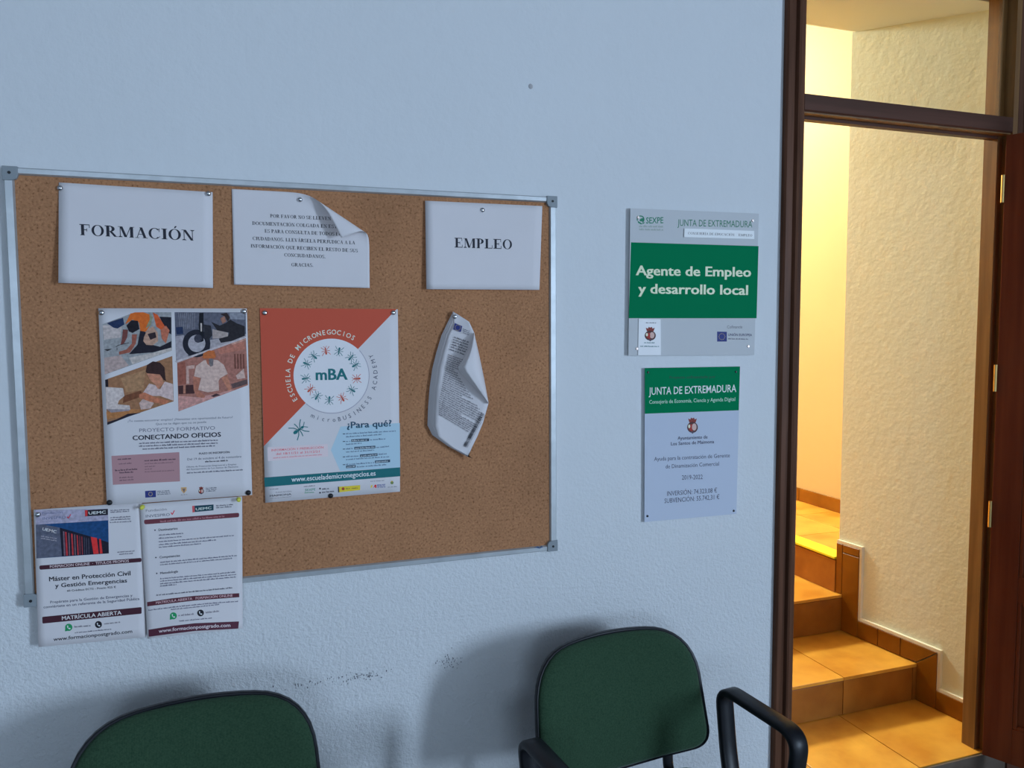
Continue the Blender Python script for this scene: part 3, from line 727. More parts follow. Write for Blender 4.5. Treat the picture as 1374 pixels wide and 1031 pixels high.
# --- training poster with four slanted photographs
c4, c5 = X(125, 405, 6.245), X(125, 540, 6.245)
S = Sheet('poster', 'white poster CONECTANDO OFICIOS with four slanted photographs of tradespeople', 'poster', c4((43, 55), (1288, 57))+c5((1333, 778), (115, 865)), CB+.0050,
          lambda a, b: .002*b, None)
k = 'photo_print|a'
S.poly(k, (120, 134, 152), c4((78, 190), (350, 88), (655, 88), (660, 410), (97, 612)), 1)
S.poly(k, (150, 156, 172), c4((80, 200), (240, 190), (230, 300), (90, 320)), 2)
S.poly(k, (142, 138, 150), c4((92, 470), (230, 450), (300, 535), (97, 610)), 2)
S.poly(k, (150, 158, 172), c4((300, 470), (520, 425), (655, 380), (660, 408), (330, 525)), 2)
S.poly(k, (26, 44, 84), c4((115, 180), (250, 135), (262, 190), (205, 225), (170, 218)), 3)
S.poly(k, (24, 26, 42), c4((395, 235), (440, 255), (432, 345), (560, 378), (655, 330), (655, 385), (500, 425), (300, 440), (372, 360)), 3)
S.poly(k, (24, 26, 40), c4((555, 125), (655, 130), (655, 275), (630, 260), (570, 155)), 3)
S.poly(k, (184, 92, 40), c4((268, 190), (312, 100), (350, 90), (420, 88), (480, 110), (485, 190), (440, 252), (395, 245), (385, 175), (330, 150)), 4)
S.poly(k, (168, 78, 48), c4((500, 90), (540, 110), (600, 205), (575, 240), (530, 210)), 4)
S.poly(k, (112, 128, 116), c4((470, 95), (500, 130), (480, 200), (440, 225), (450, 200), (475, 150)), 5)
S.poly(k, (22, 22, 34), c4((280, 200), (320, 155), (375, 160), (388, 230), (330, 262), (300, 250)), 5)
S.poly(k, (92, 58, 62), c4((250, 232), (292, 235), (285, 300), (258, 350), (228, 362), (240, 320)), 5)
S.poly(k, (122, 78, 74), c4((325, 275), (368, 272), (358, 350), (310, 425), (218, 445), (216, 420), (280, 400), (325, 350)), 6)
S.poly(k, (146, 128, 124), c4((425, 300), (450, 240), (500, 205), (540, 260), (545, 330), (500, 365), (445, 362), (420, 330)), 6)
S.poly(k, (40, 34, 44), c4((455, 270), (520, 255), (530, 300), (480, 320)), 7)
S.poly(k, (150, 96, 84), c4((565, 240), (610, 200), (640, 240), (610, 350), (575, 310)), 6)
S.line(k, (40, 40, 50), c4((190, 380), (210, 365), (300, 345)), .8, 7); S.line(k, (40, 40, 50), c4((200, 385), (200, 405)), .8, 7)
S.poly(k, (40, 42, 52), c4((90, 400), (160, 395), (120, 415)), 3)
k = 'photo_print|b'
S.poly(k, (74, 84, 108), c4((682, 88), (1278, 90), (1282, 295), (695, 505)), 1)
S.poly(k, (128, 136, 160), c4((690, 290), (760, 280), (800, 470), (695, 503)), 2)
S.poly(k, (132, 140, 162), c4((980, 320), (1282, 270), (1282, 295), (980, 400)), 2)
S.poly(k, (134, 136, 148), c4((1000, 230), (1130, 260), (1130, 300), (1000, 310)), 2)
for q in range(9): S.line(k, (108, 118, 140), c4((715+17*q, 95), (730+15*q, 230)), .7, 2)
S.poly(k, (28, 44, 82), c4((692, 215), (750, 210), (755, 270), (700, 275)), 3)
S.poly(k, (110, 124, 150), c4((1140, 95), (1270, 95), (1270, 150), (1150, 145)), 2)
S.disc(k, (26, 30, 46), c4((866, 350))[0], 18.6, 3, 34); S.disc(k, (136, 146, 170), c4((868, 350))[0], 11.6, 4, 28)
S.disc(k, (48, 54, 74), c4((880, 310))[0], 5.6, 5, 14)
S.poly(k, (18, 22, 34), c4((890, 95), (925, 92), (925, 330), (900, 340), (885, 200)), 5)
S.poly(k, (150, 156, 170), c4((898, 180), (912, 180), (912, 250), (900, 250)), 6)
S.poly(k, (34, 38, 50), c4((925, 190), (985, 200), (1000, 280), (960, 330), (935, 300)), 5)
S.poly(k, (32, 34, 44), c4((990, 170), (1060, 200), (1110, 180), (1150, 150), (1200, 180), (1270, 205), (1272, 285), (1160, 330), (1070, 345), (1052, 310), (1130, 290), (1140, 260), (1040, 240)), 5)
S.poly(k, (128, 100, 96), c4((1065, 140), (1100, 120), (1115, 165), (1085, 185)), 6); S.poly(k, (40, 34, 38), c4((1065, 105), (1120, 92), (1145, 130), (1130, 170), (1105, 125)), 7)
S.poly(k, (152, 160, 182), c4((682, 500), (1282, 290), (1282, 302), (700, 512)), 4)
k = 'photo_print|c'
S.poly(k, (122, 96, 78), c4((100, 655), (663, 455), (675, 835), (300, 962), (118, 1034)), 1)
S.poly(k, (134, 112, 92), c4((230, 640), (440, 570), (420, 740), (280, 760)), 2)
S.poly(k, (26, 24, 36), c4((100, 655), (125, 650), (128, 715), (103, 715)), 2)
S.poly(k, (92, 62, 48), c4((255, 790), (400, 745), (420, 790), (250, 850)), 2)
S.poly(k, (140, 104, 72), c4((110, 925), (300, 900), (430, 905), (300, 960), (115, 985)), 2)
S.poly(k, (166, 168, 184), c4((105, 715), (250, 725), (262, 790), (215, 830), (205, 860), (305, 870), (312, 905), (180, 918), (112, 900)), 3)
S.poly(k, (120, 124, 144), c4((112, 900), (312, 903), (300, 915), (150, 930)), 4)
S.poly(k, (44, 32, 36), c4((440, 585), (452, 530), (500, 500), (560, 510), (598, 550), (606, 640), (612, 665), (590, 655), (560, 610), (450, 600)), 5)
S.poly(k, (156, 116, 104), c4((448, 600), (520, 590), (565, 610), (592, 680), (545, 735), (515, 690), (480, 660)), 4)
S.poly(k, (168, 160, 176), c4((420, 760), (470, 685), (520, 700), (560, 735), (600, 670), (668, 690), (672, 830), (560, 790), (430, 790)), 3)
S.poly(k, (150, 102, 86), c4((385, 775), (430, 760), (520, 800), (640, 830), (600, 862), (480, 840), (385, 805)), 6)
S.poly(k, (156, 148, 158), c4((385, 850), (430, 800), (510, 850), (480, 895), (400, 905)), 5)
S.poly(k, (30, 30, 44), c4((200, 985), (290, 940), (400, 930), (300, 962), (118, 1034), (118, 1010)), 4)
k = 'photo_print|d'
S.poly(k, (132, 98, 98), c4((703, 512), (1280, 305), (1297, 700), (715, 920)), 1)
S.poly(k, (158, 132, 132), c4((1150, 350), (1280, 310), (1282, 320), (1170, 362)), 2)
S.poly(k, (146, 104, 100), c4((1040, 400), (1270, 330), (1270, 400), (1060, 440)), 2)
for q in range(4): S.poly(k, (92, 62, 60), c4((1180+24*q, 440), (1194+24*q, 436), (1198+24*q, 560), (1184+24*q, 565)), 2)
S.poly(k, (120, 78, 74), c4((706, 520), (770, 500), (780, 690), (712, 700)), 2)
S.poly(k, (158, 142, 148), c4((780, 540), (850, 530), (850, 560), (800, 565), (805, 690), (780, 690)), 3)
S.poly(k, (56, 38, 44), c4((712, 705), (850, 695), (850, 770), (716, 775)), 2); S.poly(k, (140, 104, 98), c4((755, 700), (775, 700), (775, 770), (755, 770)), 3)
S.poly(k, (160, 150, 158), c4((1195, 620), (1230, 590), (1260, 560), (1275, 640), (1210, 650)), 3)
S.poly(k, (74, 66, 74), c4((1155, 690), (1290, 650), (1292, 690), (1170, 728)), 3)
S.poly(k, (170, 156, 164), c4((845, 625), (862, 540), (930, 490), (1040, 488), (1095, 530), (1128, 605), (1065, 640), (1050, 665), (1055, 745), (960, 760), (880, 740), (905, 640)), 4)
S.poly(k, (142, 100, 92), c4((838, 625), (895, 640), (880, 740), (940, 790), (930, 808), (870, 800), (842, 740)), 5)
S.poly(k, (150, 110, 100), c4((1075, 640), (1125, 612), (1160, 735), (1135, 748)), 5)
S.poly(k, (152, 92, 58), c4((915, 470), (925, 430), (970, 408), (1015, 412), (1030, 460), (1010, 480), (940, 480)), 5)
S.poly(k, (134, 92, 84), c4((940, 475), (1012, 475), (1005, 520), (985, 545), (955, 520)), 6)
S.poly(k, (92, 96, 110), c4((972, 475), (1008, 480), (1005, 535), (985, 545), (970, 520)), 7)
S.poly(k, (158, 128, 136), c4((713, 790), (860, 800), (1050, 770), (1160, 735), (1180, 742), (715, 918)), 4)
S.poly(k, (60, 48, 58), c4((985, 790), (1030, 770), (1070, 782), (1010, 800)), 5)
S.text('body_text', (70, 78, 104), '¿Te cuesta encontrar empleo? ¿Necesitas una oportunidad de futuro?', *c5((290, 166), (1170, 133)), 2.7)
S.text('body_text', (60, 68, 92), 'Que no te digan que no se puede', *c5((525, 191), (948, 173)), 2.7)
S.text('heading_text', (78, 86, 112), 'PROYECTO FORMATIVO', *c5((387, 251), (1022, 229)), 4.7)
S.text('heading_text', (22, 26, 44), 'CONECTANDO OFICIOS', *c5((332, 318), (1070, 288)), 6.0, bold=.035)
for p, q in (((385, 350), (1045, 323)), ((385, 374), (1045, 347)), ((415, 398), (1020, 370))): S.micro('body_text', (56, 62, 88), *c5(p, q), 2.3)
S.quad('text_box', (128, 108, 126), c5((153, 450), (722, 418), (728, 663), (165, 692)), 1)
for p, q, h, c in (((205, 484), (320, 477), 2.3, (50, 40, 60)), ((215, 522), (328, 515), 2.0, (92, 76, 96)), ((183, 578), (382, 565), 2.3, (50, 40, 60)), ((220, 597), (335, 590), 2.3, (50, 40, 60)), ((220, 638), (342, 630), 2.0, (80, 66, 84)), ((220, 660), (345, 652), 2.0, (80, 66, 84)),
                   ((430, 496), (690, 482), 2.4, (50, 40, 60)), ((432, 520), (672, 508), 1.8, (96, 80, 98)), ((432, 545), (520, 540), 1.8, (96, 80, 98)), ((432, 566), (500, 562), 1.8, (96, 80, 98)), ((432, 588), (680, 575), 1.8, (96, 80, 98))):
    S.micro('body_text', c, *c5(p, q), h)
S.text('body_text', (30, 34, 54), 'PLAZO DE INSCRIPCIÓN', *c5((888, 438), (1143, 425)), 2.4, bold=.03)
S.text('body_text', (50, 58, 84), 'Del 19 de octubre al 4 de noviembre', *c5((790, 487), (1242, 463)), 2.9)
S.micro('body_text', (30, 34, 54), *c5((938, 504), (1130, 494)), 2.2)
S.text('body_text', (50, 58, 84), 'Oficina de Promoción Empresarial y Empleo', *c5((782, 549), (1200, 526)), 2.1)
S.text('body_text', (50, 58, 84), 'del Ayuntamiento de Los Santos de Maimona', *c5((782, 570), (1215, 546)), 2.1)
S.micro('body_text', (56, 62, 88), *c5((785, 598), (1265, 570)), 2.0)
flag(S, 'logo', c5((435, 744), (525, 739), (526, 795), (437, 800)))
for z in (745, 758, 772): S.micro('logo', (70, 78, 100), *c5((535, z+6), (648, z-2)), 1.5)
S.poly('logo', (150, 134, 104), c5((735, 714), (783, 711), (783, 740), (760, 765), (738, 742)), 2); S.poly('logo', (92, 84, 90), c5((745, 725), (775, 723), (762, 758)), 3); S.micro('logo', (110, 116, 130), *c5((735, 780), (790, 776)), 1.2)
crest(S, 'logo', c5((905, 737))[0], 7.5, 10.5)
for z in (722, 735, 748): S.micro('logo', (70, 78, 100), *c5((945, z+3), (1035, z-4)), 1.4)
S.done({'photo_print|a': 'printed photo of a kneeling worker in orange', 'photo_print|b': 'printed photo of a mechanic behind a motorcycle wheel', 'photo_print|c': 'printed photo of a woman at a white sewing machine', 'photo_print|d': 'printed photo of a carpenter in a pale shirt and mask'})

# --- red and white micro-business poster
c6, c7 = X(345, 405, 6.87), X(345, 545, 6.87)
S = Sheet('poster', 'red and white poster with a ring of ants round the letters mBA', 'poster', c6((25, 60), (1297, 70))+c7((1318, 790), (75, 893)), CB+.0012, lambda a, b: .003*b, None)
TEAL, RED, NAVY = (16, 88, 104), (140, 64, 52), (40, 50, 78)
S.poly('red_panel', RED, [(348.6, 413.7), (532.2, 414.9), (354.0, 598.9)], 1)
CC = (444.7, 504.3)
S.disc('round_emblem', (162, 178, 204), CC, 50.9, 2, 64, 49.7)
S.ring('round_emblem', (120, 130, 160), CC, 51.0, .9, 3, 40, -132, 42)
S.text('heading_text', TEAL, 'mBA', *c6((545, 722), (830, 718)), 14.6, bold=.035, lay=4)
for x, y, c, d in ((633, 455, 1, 100), (755, 455, 0, -100), (865, 515, 0, 48), (905, 585, 0, 30), (920, 710, 1, 184), (875, 815, 0, 150), (785, 890, 1, 120), (665, 905, 0, -95), (553, 875, 0, 60), (490, 810, 1, 42), (445, 708, 0, 10), (455, 573, 0, -22), (525, 505, 0, 140)):
    ant(S, 'ant_print', RED if c else TEAL, c6((x, y))[0], 13.5, d, 4)
ant(S, 'ant_print', TEAL, c7((385, 220))[0], 24, 36, 2)
S.arc('ring_text', (214, 190, 190), 'ESCUELA DE MICRONEGOCIOS', CC, 58.6, 213.2, 60.2, 6.3)
S.arc('ring_text', NAVY, 'microBUSINESS ACADEMY', CC, 59.2, 245.3, 386.0, 5.6, inward=True, bold=0)
S.poly('text_box', (126, 163, 197), c7((770, 190), (1315, 157), (1319, 568), (765, 600), (680, 405)), 1)
S.quad('text_box', (190, 166, 190), c7((95, 380), (650, 350), (655, 465), (100, 508)), 1)
S.text('heading_text', (26, 62, 92), '¿Para qué?', *c7((830, 206), (1238, 186)), 8.4, bold=.03, lay=3)
S.text('body_text', (170, 84, 100), 'INFORMACIÓN Y PRESELECCIÓN', *c7((132, 418), (612, 390)), 2.7, bold=.01)
S.text('body_text', (170, 84, 100), 'del 18/11/21 al 31/12/21', *c7((175, 452), (575, 428)), 2.8, bold=.01)
S.micro('body_text', (176, 110, 130), *c7((148, 484), (600, 452)), 1.7)
D = (62, 88, 124)
for p, q in (((820, 262), (1278, 236)), ((820, 290), (1145, 268)), ((820, 333), (858, 331)), ((1042, 318), (1185, 308)), ((820, 360), (965, 348)), ((820, 402), (885, 398)), ((1100, 388), (1215, 378)), ((820, 430), (1080, 412)), ((820, 473), (940, 466)), ((1120, 452), (1198, 446)), ((820, 500), (1230, 472)), ((820, 545), (1078, 528)), ((920, 568), (1200, 545))):
    S.micro('body_text', D, *c7(p, q), 2.1)
for z in (258, 328, 398, 470, 542): S.line('body_text', (30, 50, 80), c7((790, z), (812, z-1)), 1.0, 2)
for a, b, z0, z1 in ((868, 1032, 318, 310), (896, 1090, 388, 376), (948, 1110, 458, 446), (1086, 1226, 514, 504), (820, 908, 560, 554)):
    S.quad('text_box', (34, 58, 84), c7((a, z0-10), (b, z1-10), (b, z1+14), (a, z0+14)), 3, 2, 1); S.micro('body_text', (150, 176, 204), *c7((a+8, z0+8), (b-8, z1+8)), 1.8, lay=5)
S.quad('web_banner', (15, 84, 100), c7((65, 660), (1318, 566), (1320, 648), (70, 747)), 2)
S.text('web_banner', (176, 196, 218), 'www.escuelademicronegocios.es', *c7((318, 700), (1092, 641)), 6.6, bold=.015, lay=3)
S.micro('logo', (90, 96, 116), *c7((118, 772), (200, 767)), 1.4)
S.text('logo', (90, 96, 116), 'FUNDACIÓN', *c7((172, 803), (315, 793)), 1.7)
S.text('logo', (34, 38, 54), 'MAIMONA', *c7((118, 838), (316, 821)), 2.4, bold=.02); S.micro('logo', (110, 116, 134), *c7((118, 856), (320, 838)), 1.0)
S.micro('logo', (90, 96, 116), *c7((430, 748), (535, 738)), 1.4); S.text('logo', (56, 120, 116), 'SEXPE', *c7((440, 786), (538, 779)), 3.0, bold=.01); S.micro('logo', (80, 130, 120), *c7((438, 806), (538, 799)), 1.8)
for z in (762, 800): S.disc('logo', (30, 36, 48), c7((580, z))[0], 1.2, 2, 8)
S.micro('logo', (44, 50, 66), *c7((600, 772), (668, 767)), 2.3); S.micro('logo', (44, 50, 66), *c7((598, 802), (715, 792)), 2.3)
S.quad('logo', (186, 160, 52), c7((750, 745), (950, 730), (950, 775), (752, 797)), 2); S.line('logo', (28, 30, 44), c7((750, 745), (752, 797)), 1.6, 3)
S.disc('logo', (120, 50, 50), c7((793, 764))[0], 2.0, 3, 10); S.micro('logo', (90, 74, 50), *c7((818, 768), (855, 765)), 1.6, 3); S.micro('logo', (90, 74, 50), *c7((872, 764), (928, 760)), 1.6, 3)
S.micro('logo', (90, 96, 116), *c7((1045, 698), (1172, 690)), 1.2)
S.poly('logo', (180, 160, 60), c7((1045, 755), (1050, 732), (1064, 728), (1060, 752)), 2); S.poly('logo', (190, 40, 50), c7((1070, 756), (1086, 726), (1100, 726), (1100, 756), (1088, 756), (1088, 744)), 2)
for z in (730, 742, 754): S.micro('logo', (64, 76, 140), *c7((1108, z+1), (1182, z-3)), 1.5)
S.disc('logo', (84, 108, 70), c7((1243, 708))[0], 2.2, 2, 10); S.poly('logo', (150, 140, 70), c7((1234, 700), (1252, 698), (1250, 690), (1236, 690)), 3); S.micro('logo', (90, 96, 116), *c7((1205, 752), (1290, 745)), 1.1)
S.done()

# --- course leaflets, lower left
c8, c9 = X(30, 665, 8.082), X(30, 770, 8.082)
MAR = (48, 24, 40)
def phone(S, c, r, green):
    S.disc('phone_icon', (22, 120, 84) if green else (20, 22, 34), c, r, 2, 24)
    if green: S.poly('phone_icon', (22, 120, 84), [(c[0]-r*.95, c[1]+r*.2), (c[0]-r*.2, c[1]+r*.95), (c[0]-r*1.05, c[1]+r*1.12)], 2)
    k = r*.5; x, y = c
    S.poly('phone_icon', (186, 196, 214), [(x-k*.95, y-k*.9), (x-k*.4, y-k*1.0), (x-k*.2, y-k*.3), (x-k*.5, y), (x+k*.0, y+k*.5), (x+k*.35, y+k*.2), (x+k*1.0, y+k*.5), (x+k*.9, y+k*1.0), (x+k*.2, y+k*1.05), (x-k*.7, y+k*.3)], 4)
S = Sheet('leaflet', 'leaflet with a photo of a red striped building, hanging over the lower left board corner', 'leaflet', c8((122, 157))+[(190.5, 674.2)]+c9((1338, 690), (175, 798)), .0170,
          lambda a, b: .004*b, 'course leaflets at the lower left of the board')
S.quad('photo_print', (134, 144, 182), c8((140, 160), (928, 145), (932, 272), (146, 318)), 1)
S.quad('photo_print', (20, 62, 118), c8((146, 318), (932, 270), (938, 630), (152, 685)), 1)
S.poly('photo_print', (72, 84, 112), c8((149, 318), (240, 318), (405, 350), (428, 660), (152, 684)), 2)
S.poly('photo_print', (24, 26, 46), c8((405, 350), (745, 448), (935, 510), (938, 630), (430, 661)), 2)
for a, w, c in ((440, 18, (92, 86, 112)), (462, 22, (150, 48, 62)), (498, 14, (98, 90, 112)), (528, 20, (150, 50, 62)), (562, 12, (98, 90, 112)), (588, 16, (150, 50, 62)), (618, 8, (110, 60, 74)), (640, 12, (120, 50, 64)), (668, 8, (60, 66, 92)), (690, 8, (60, 66, 92)), (715, 8, (60, 66, 92))):
    t = 370+(a-405)*.27; S.poly('photo_print', c, c8((a, t+10), (a+w*.8, t+14), (a+w*1.5, 655-(a-440)*.06), (a+w*.6, 655-(a-440)*.06)), 3)
S.poly('photo_print', (196, 48, 56), c8((742, 450), (808, 462), (828, 633), (772, 637)), 3); S.poly('photo_print', (186, 46, 54), c8((832, 470), (852, 476), (870, 630), (842, 632)), 3)
S.text('photo_print', (176, 184, 204), 'UEMC', *c8((216, 378), (366, 412)), 3.8, bold=.03, lay=4, perp=True); S.micro('photo_print', (140, 150, 176), *c8((200, 446), (372, 474)), 1.6, 4); S.micro('photo_print', (140, 150, 176), *c8((200, 470), (372, 498)), 1.6, 4)
S.quad('logo', (20, 22, 36), c8((690, 160), (928, 147), (928, 213), (692, 227)), 3); S.quad('logo', (150, 40, 50), c8((678, 161), (706, 159), (706, 226), (680, 228)), 4, 1, 1)
S.text('logo', (180, 186, 204), 'UEMC', *c8((720, 208), (905, 196)), 3.7, bold=.03, lay=5)
S.text('logo', (62, 78, 118), 'Fundación', *c8((218, 207), (438, 195)), 3.3, lay=3); S.text('logo', (62, 78, 118), 'INVESPRO', *c8((218, 265), (470, 250)), 3.4, lay=3, serif=False)
S.line('logo', (180, 36, 66), c8((484, 232), (500, 248), (524, 206)), 1.1, 4); S.micro('logo', (100, 112, 150), *c8((218, 292), (468, 277)), 1.0, 3)
for p, q in (((955, 170), (1160, 158)), ((957, 190), (1158, 177)), ((955, 248), (1175, 236)), ((955, 272), (1175, 260)), ((950, 300), (1180, 288)), ((1030, 622), (1222, 608)), ((1050, 645), (1200, 634))): S.micro('body_text', (64, 66, 92), *c8(p, q), 1.8)
S.rrect('title_bar', MAR, c8((183, 762), (1293, 678), (1293, 722), (187, 808)), 2.2, 1)
S.text('title_bar', (170, 162, 184), 'FORMACION ONLINE  ·  TITULOS PROPIOS', *c8((300, 787), (1155, 723)), 3.3, bold=.02, lay=3)
S.text('heading_text', INK, 'Máster en Protección Civil', *c9((292, 84), (1172, 18)), 5.8, bold=.03)
S.text('heading_text', INK, 'y Gestión Emergencias', *c9((357, 153), (1135, 95)), 5.4, bold=.03)
S.text('body_text', INK, '60 Créditos ECTS - Precio 925 €', *c9((485, 197), (1015, 155)), 2.5, bold=.02)
S.text('body_text', (52, 58, 84), 'Prepárate para la Gestión de Emergencias y', *c9((303, 324), (1195, 249)), 3.3, bold=.01)
S.text('body_text', (52, 58, 84), 'conviértete en un referente de la Seguridad Pública', *c9((230, 378), (1270, 285)), 3.3, bold=.01)
S.rrect('title_bar', MAR, c9((215, 470), (1293, 363), (1293, 435), (218, 543)), 1.6, 1)
S.text('title_bar', (182, 176, 198), 'MATRÍCULA ABIERTA', *c9((430, 505), (1075, 443)), 5.0, bold=.02, lay=3)
phone(S, c9((503, 583))[0], 4.9, True); phone(S, c9((825, 553))[0], 4.7, False)
S.micro('body_text', (86, 92, 112), *c9((565, 586), (745, 572)), 2.6); S.micro('body_text', (86, 92, 112), *c9((888, 553), (1065, 534)), 2.6); S.micro('body_text', (60, 66, 90), *c9((570, 648), (965, 608)), 1.7)
S.text('heading_text', INK, 'www.formacionpostgrado.com', *c9((338, 732), (1192, 643)), 4.6, bold=.02)
S.done()
c10, c11 = X(180, 660, 8.5875), X(180, 760, 8.5875)
S = Sheet('leaflet', 'text leaflet with three bulleted paragraphs, held by yellow pins over the lower left board edge', 'leaflet', [(187.8, 676.6)]+c10((1245, 55))+[(325.6, 843.6), (197.6, 857.4)], .0205,
          lambda a, b: .003*b+.016*b*b*b*math.sin(math.pi*min(1, a*.9+.05)), 'course leaflets at the lower left of the board', nx=16, ny=20)
S.text('logo', (92, 98, 118), 'Fundación', *c10((135, 234), (375, 215)), 3.4); S.text('logo', (70, 78, 102), 'INVESPRO', *c10((135, 299), (412, 279)), 3.6)
S.line('logo', (176, 30, 60), c10((424, 240), (440, 264), (464, 216)), 1.1, 3)
S.quad('logo', (20, 54, 74), c10((690, 163), (915, 148), (915, 215), (694, 236)), 1); S.quad('logo', (150, 70, 84), c10((668, 165), (696, 163), (698, 237), (672, 240)), 2, 1, 1)
S.text('logo', (156, 190, 196), 'UEMC', *c10((712, 217), (890, 199)), 3.2, bold=.03, lay=3)
S.micro('logo', (60, 66, 88), *c10((945, 170), (1140, 154)), 1.8); S.micro('logo', (60, 66, 88), *c10((945, 192), (1135, 177)), 1.8)
S.rrect('title_bar', (78, 42, 58), c10((112, 325), (1210, 243), (1210, 294), (118, 378)), 2.4, 1); S.micro('title_bar', (132, 100, 120), *c10((300, 355), (1040, 292)), 2.6, 3)
for cc, t, p, q in ((c10, 'Destinatarios', (282, 454), (500, 436)), (c10, 'Competencias', (292, 770), (528, 748)), (c11, 'Metodología', (302, 94), (505, 72))):
    S.text('body_text', (30, 34, 56), t, *cc(p, q), 3.0, bold=.02); S.disc('body_text', (30, 34, 56), cc((p[0]-42, p[1]-10))[0], 1.0, 2, 8)
for cc, L in ((c10, (((285, 507), (572, 487)), ((285, 545), (547, 524)), ((285, 584), (1160, 510)), ((285, 618), (945, 563)), ((285, 648), (770, 606)), ((300, 822), (1185, 742)), ((300, 850), (1130, 775)))), (c11, (((300, 152), (1175, 74)), ((300, 180), (1175, 102)), ((300, 210), (1175, 130)), ((300, 237), (488, 218))))):
    for p, q in L: S.micro('body_text', (62, 68, 98), *cc(p, q), 1.9)
S.micro('body_text', (40, 44, 68), *c11((255, 342), (1130, 256)), 2.1)
for q in (((148, 415), (420, 373), (422, 430), (151, 464)), ((420, 373), (700, 342), (702, 396), (422, 430)), ((700, 342), (1210, 312), (1212, 358), (702, 396))): S.quad('title_bar', (64, 32, 48), c11(*q), 1)
S.text('title_bar', (160, 146, 168), 'MATRÍCULA ABIERTA   FORMACIÓN ONLINE', *c11((252, 437), (1135, 352)), 3.2, bold=.015, lay=3, bow=1.0)
S.micro('body_text', (72, 78, 108), *c11((165, 516), (1200, 412)), 1.9, bow=1.2); S.micro('body_text', (72, 78, 108), *c11((425, 507), (985, 447)), 1.9)
phone(S, c11((452, 573))[0], 4.7, True); phone(S, c11((765, 540))[0], 4.5, False)
S.micro('body_text', (96, 102, 124), *c11((510, 578), (690, 560)), 2.6); S.micro('body_text', (96, 102, 124), *c11((825, 545), (995, 525)), 2.6); S.micro('body_text', (70, 76, 104), *c11((520, 640), (900, 603)), 1.7)
for q in (((165, 733), (430, 690), (432, 780), (167, 815)), ((430, 690), (700, 658), (702, 748), (432, 780)), ((700, 658), (1208, 637), (1200, 720), (702, 748))): S.quad('web_banner', (60, 30, 50), c11(*q), 1)
S.text('web_banner', (172, 168, 194), 'www.formacionpostgrado.com', *c11((285, 769), (1108, 700)), 4.6, bold=.02, lay=3, bow=1.3)
S.done()

# --- stapled document hanging from one pin, its pages curled over
rt = empty('stapled_document', wp(608, 418, CB)); DOo = wp(608, 418, CB)
tag(rt, 'stapled printed document hanging crooked from one pin, right edge of its pages curled over', 'document')
rowsL = [(608, 418), (600, 434), (592, 451), (585.5, 473), (580, 495), (576.5, 520), (574.5, 545), (573.5, 571), (580, 584), (601, 599), (627, 613)]
rowsR = [(609, 418.6), (629.5, 432), (636.5, 447), (642, 474), (646.5, 498), (651, 520), (655.5, 541), (648, 568), (640.5, 586), (633.5, 600), (627.6, 613.2)]
def docP(px, py, d): return wp(px, py, d)-DOo
def docpage(ins, d0, mat):
    bm = bmesh.new(); V = []; nx = 10; thick = .0012
    L = [(l[0]+ins*(0 if i in (0,) else 1)*(1 if i < 8 else .8), l[1]+(ins*.25 if i > 7 else 0)) for i, l in enumerate(rowsL)]
    fb = [[], []]
    for i in range(len(L)):
        rowf, rowb = [], []
        for j in range(nx+1):
            a = j/nx; px, py = L[i][0]*(1-a)+rowsR[i][0]*a, L[i][1]*(1-a)+rowsR[i][1]*a
            b = i/(len(L)-1); env = math.sin(math.pi*min(1, b*1.15+.02))**.8 if b < .85 else max(.12, math.sin(math.pi*min(1, b*1.15+.02)))
            d = d0+.004+.022*env*(a**1.3)+.006*b
            rowf.append(bm.verts.new(docP(px, py, d))); rowb.append(bm.verts.new(docP(px, py, d-thick)))
        fb[0].append(rowf); fb[1].append(rowb)
    F, B = fb; n = len(L)
    for i in range(n-1):
        for j in range(nx):
            bm.faces.new((F[i][j], F[i+1][j], F[i+1][j+1], F[i][j+1])); bm.faces.new((B[i][j], B[i][j+1], B[i+1][j+1], B[i+1][j]))
        bm.faces.new((F[i][0], B[i][0], B[i+1][0], F[i+1][0])); bm.faces.new((F[i][nx], F[i+1][nx], B[i+1][nx], B[i][nx]))
    for j in range(nx):
        bm.faces.new((F[0][j], F[0][j+1], B[0][j+1], B[0][j])); bm.faces.new((F[-1][j], B[-1][j], B[-1][j+1], F[-1][j+1]))
    bobj('page', bm, mat, rt, True)
for ins, d0 in ((0, CB), (2.5, CB+.0034), (5.5, CB+.0068), (9.0, CB+.0102)): docpage(ins, d0, M['paper'])
def docdepth(px, py):
    """depth of the front page at a pixel"""
    for i in range(len(rowsL)-1):
        y0 = (rowsL[i][1]+rowsR[i][1])/2; y1 = (rowsL[i+1][1]+rowsR[i+1][1])/2
        if py <= y1 or i == len(rowsL)-2:
            t = max(0, min(1, (py-y0)/(y1-y0))); l = rowsL[i][0]*(1-t)+rowsL[i+1][0]*t+9.0; r = rowsR[i][0]*(1-t)+rowsR[i+1][0]*t
            a = max(0, min(1, (px-l)/max(1, r-l))); b = (i+t)/(len(rowsL)-1)
            env = math.sin(math.pi*min(1, b*1.15+.02))**.8 if b < .85 else max(.12, math.sin(math.pi*min(1, b*1.15+.02)))
            return CB+.0102+.004+.022*env*(a**1.3)+.006*b
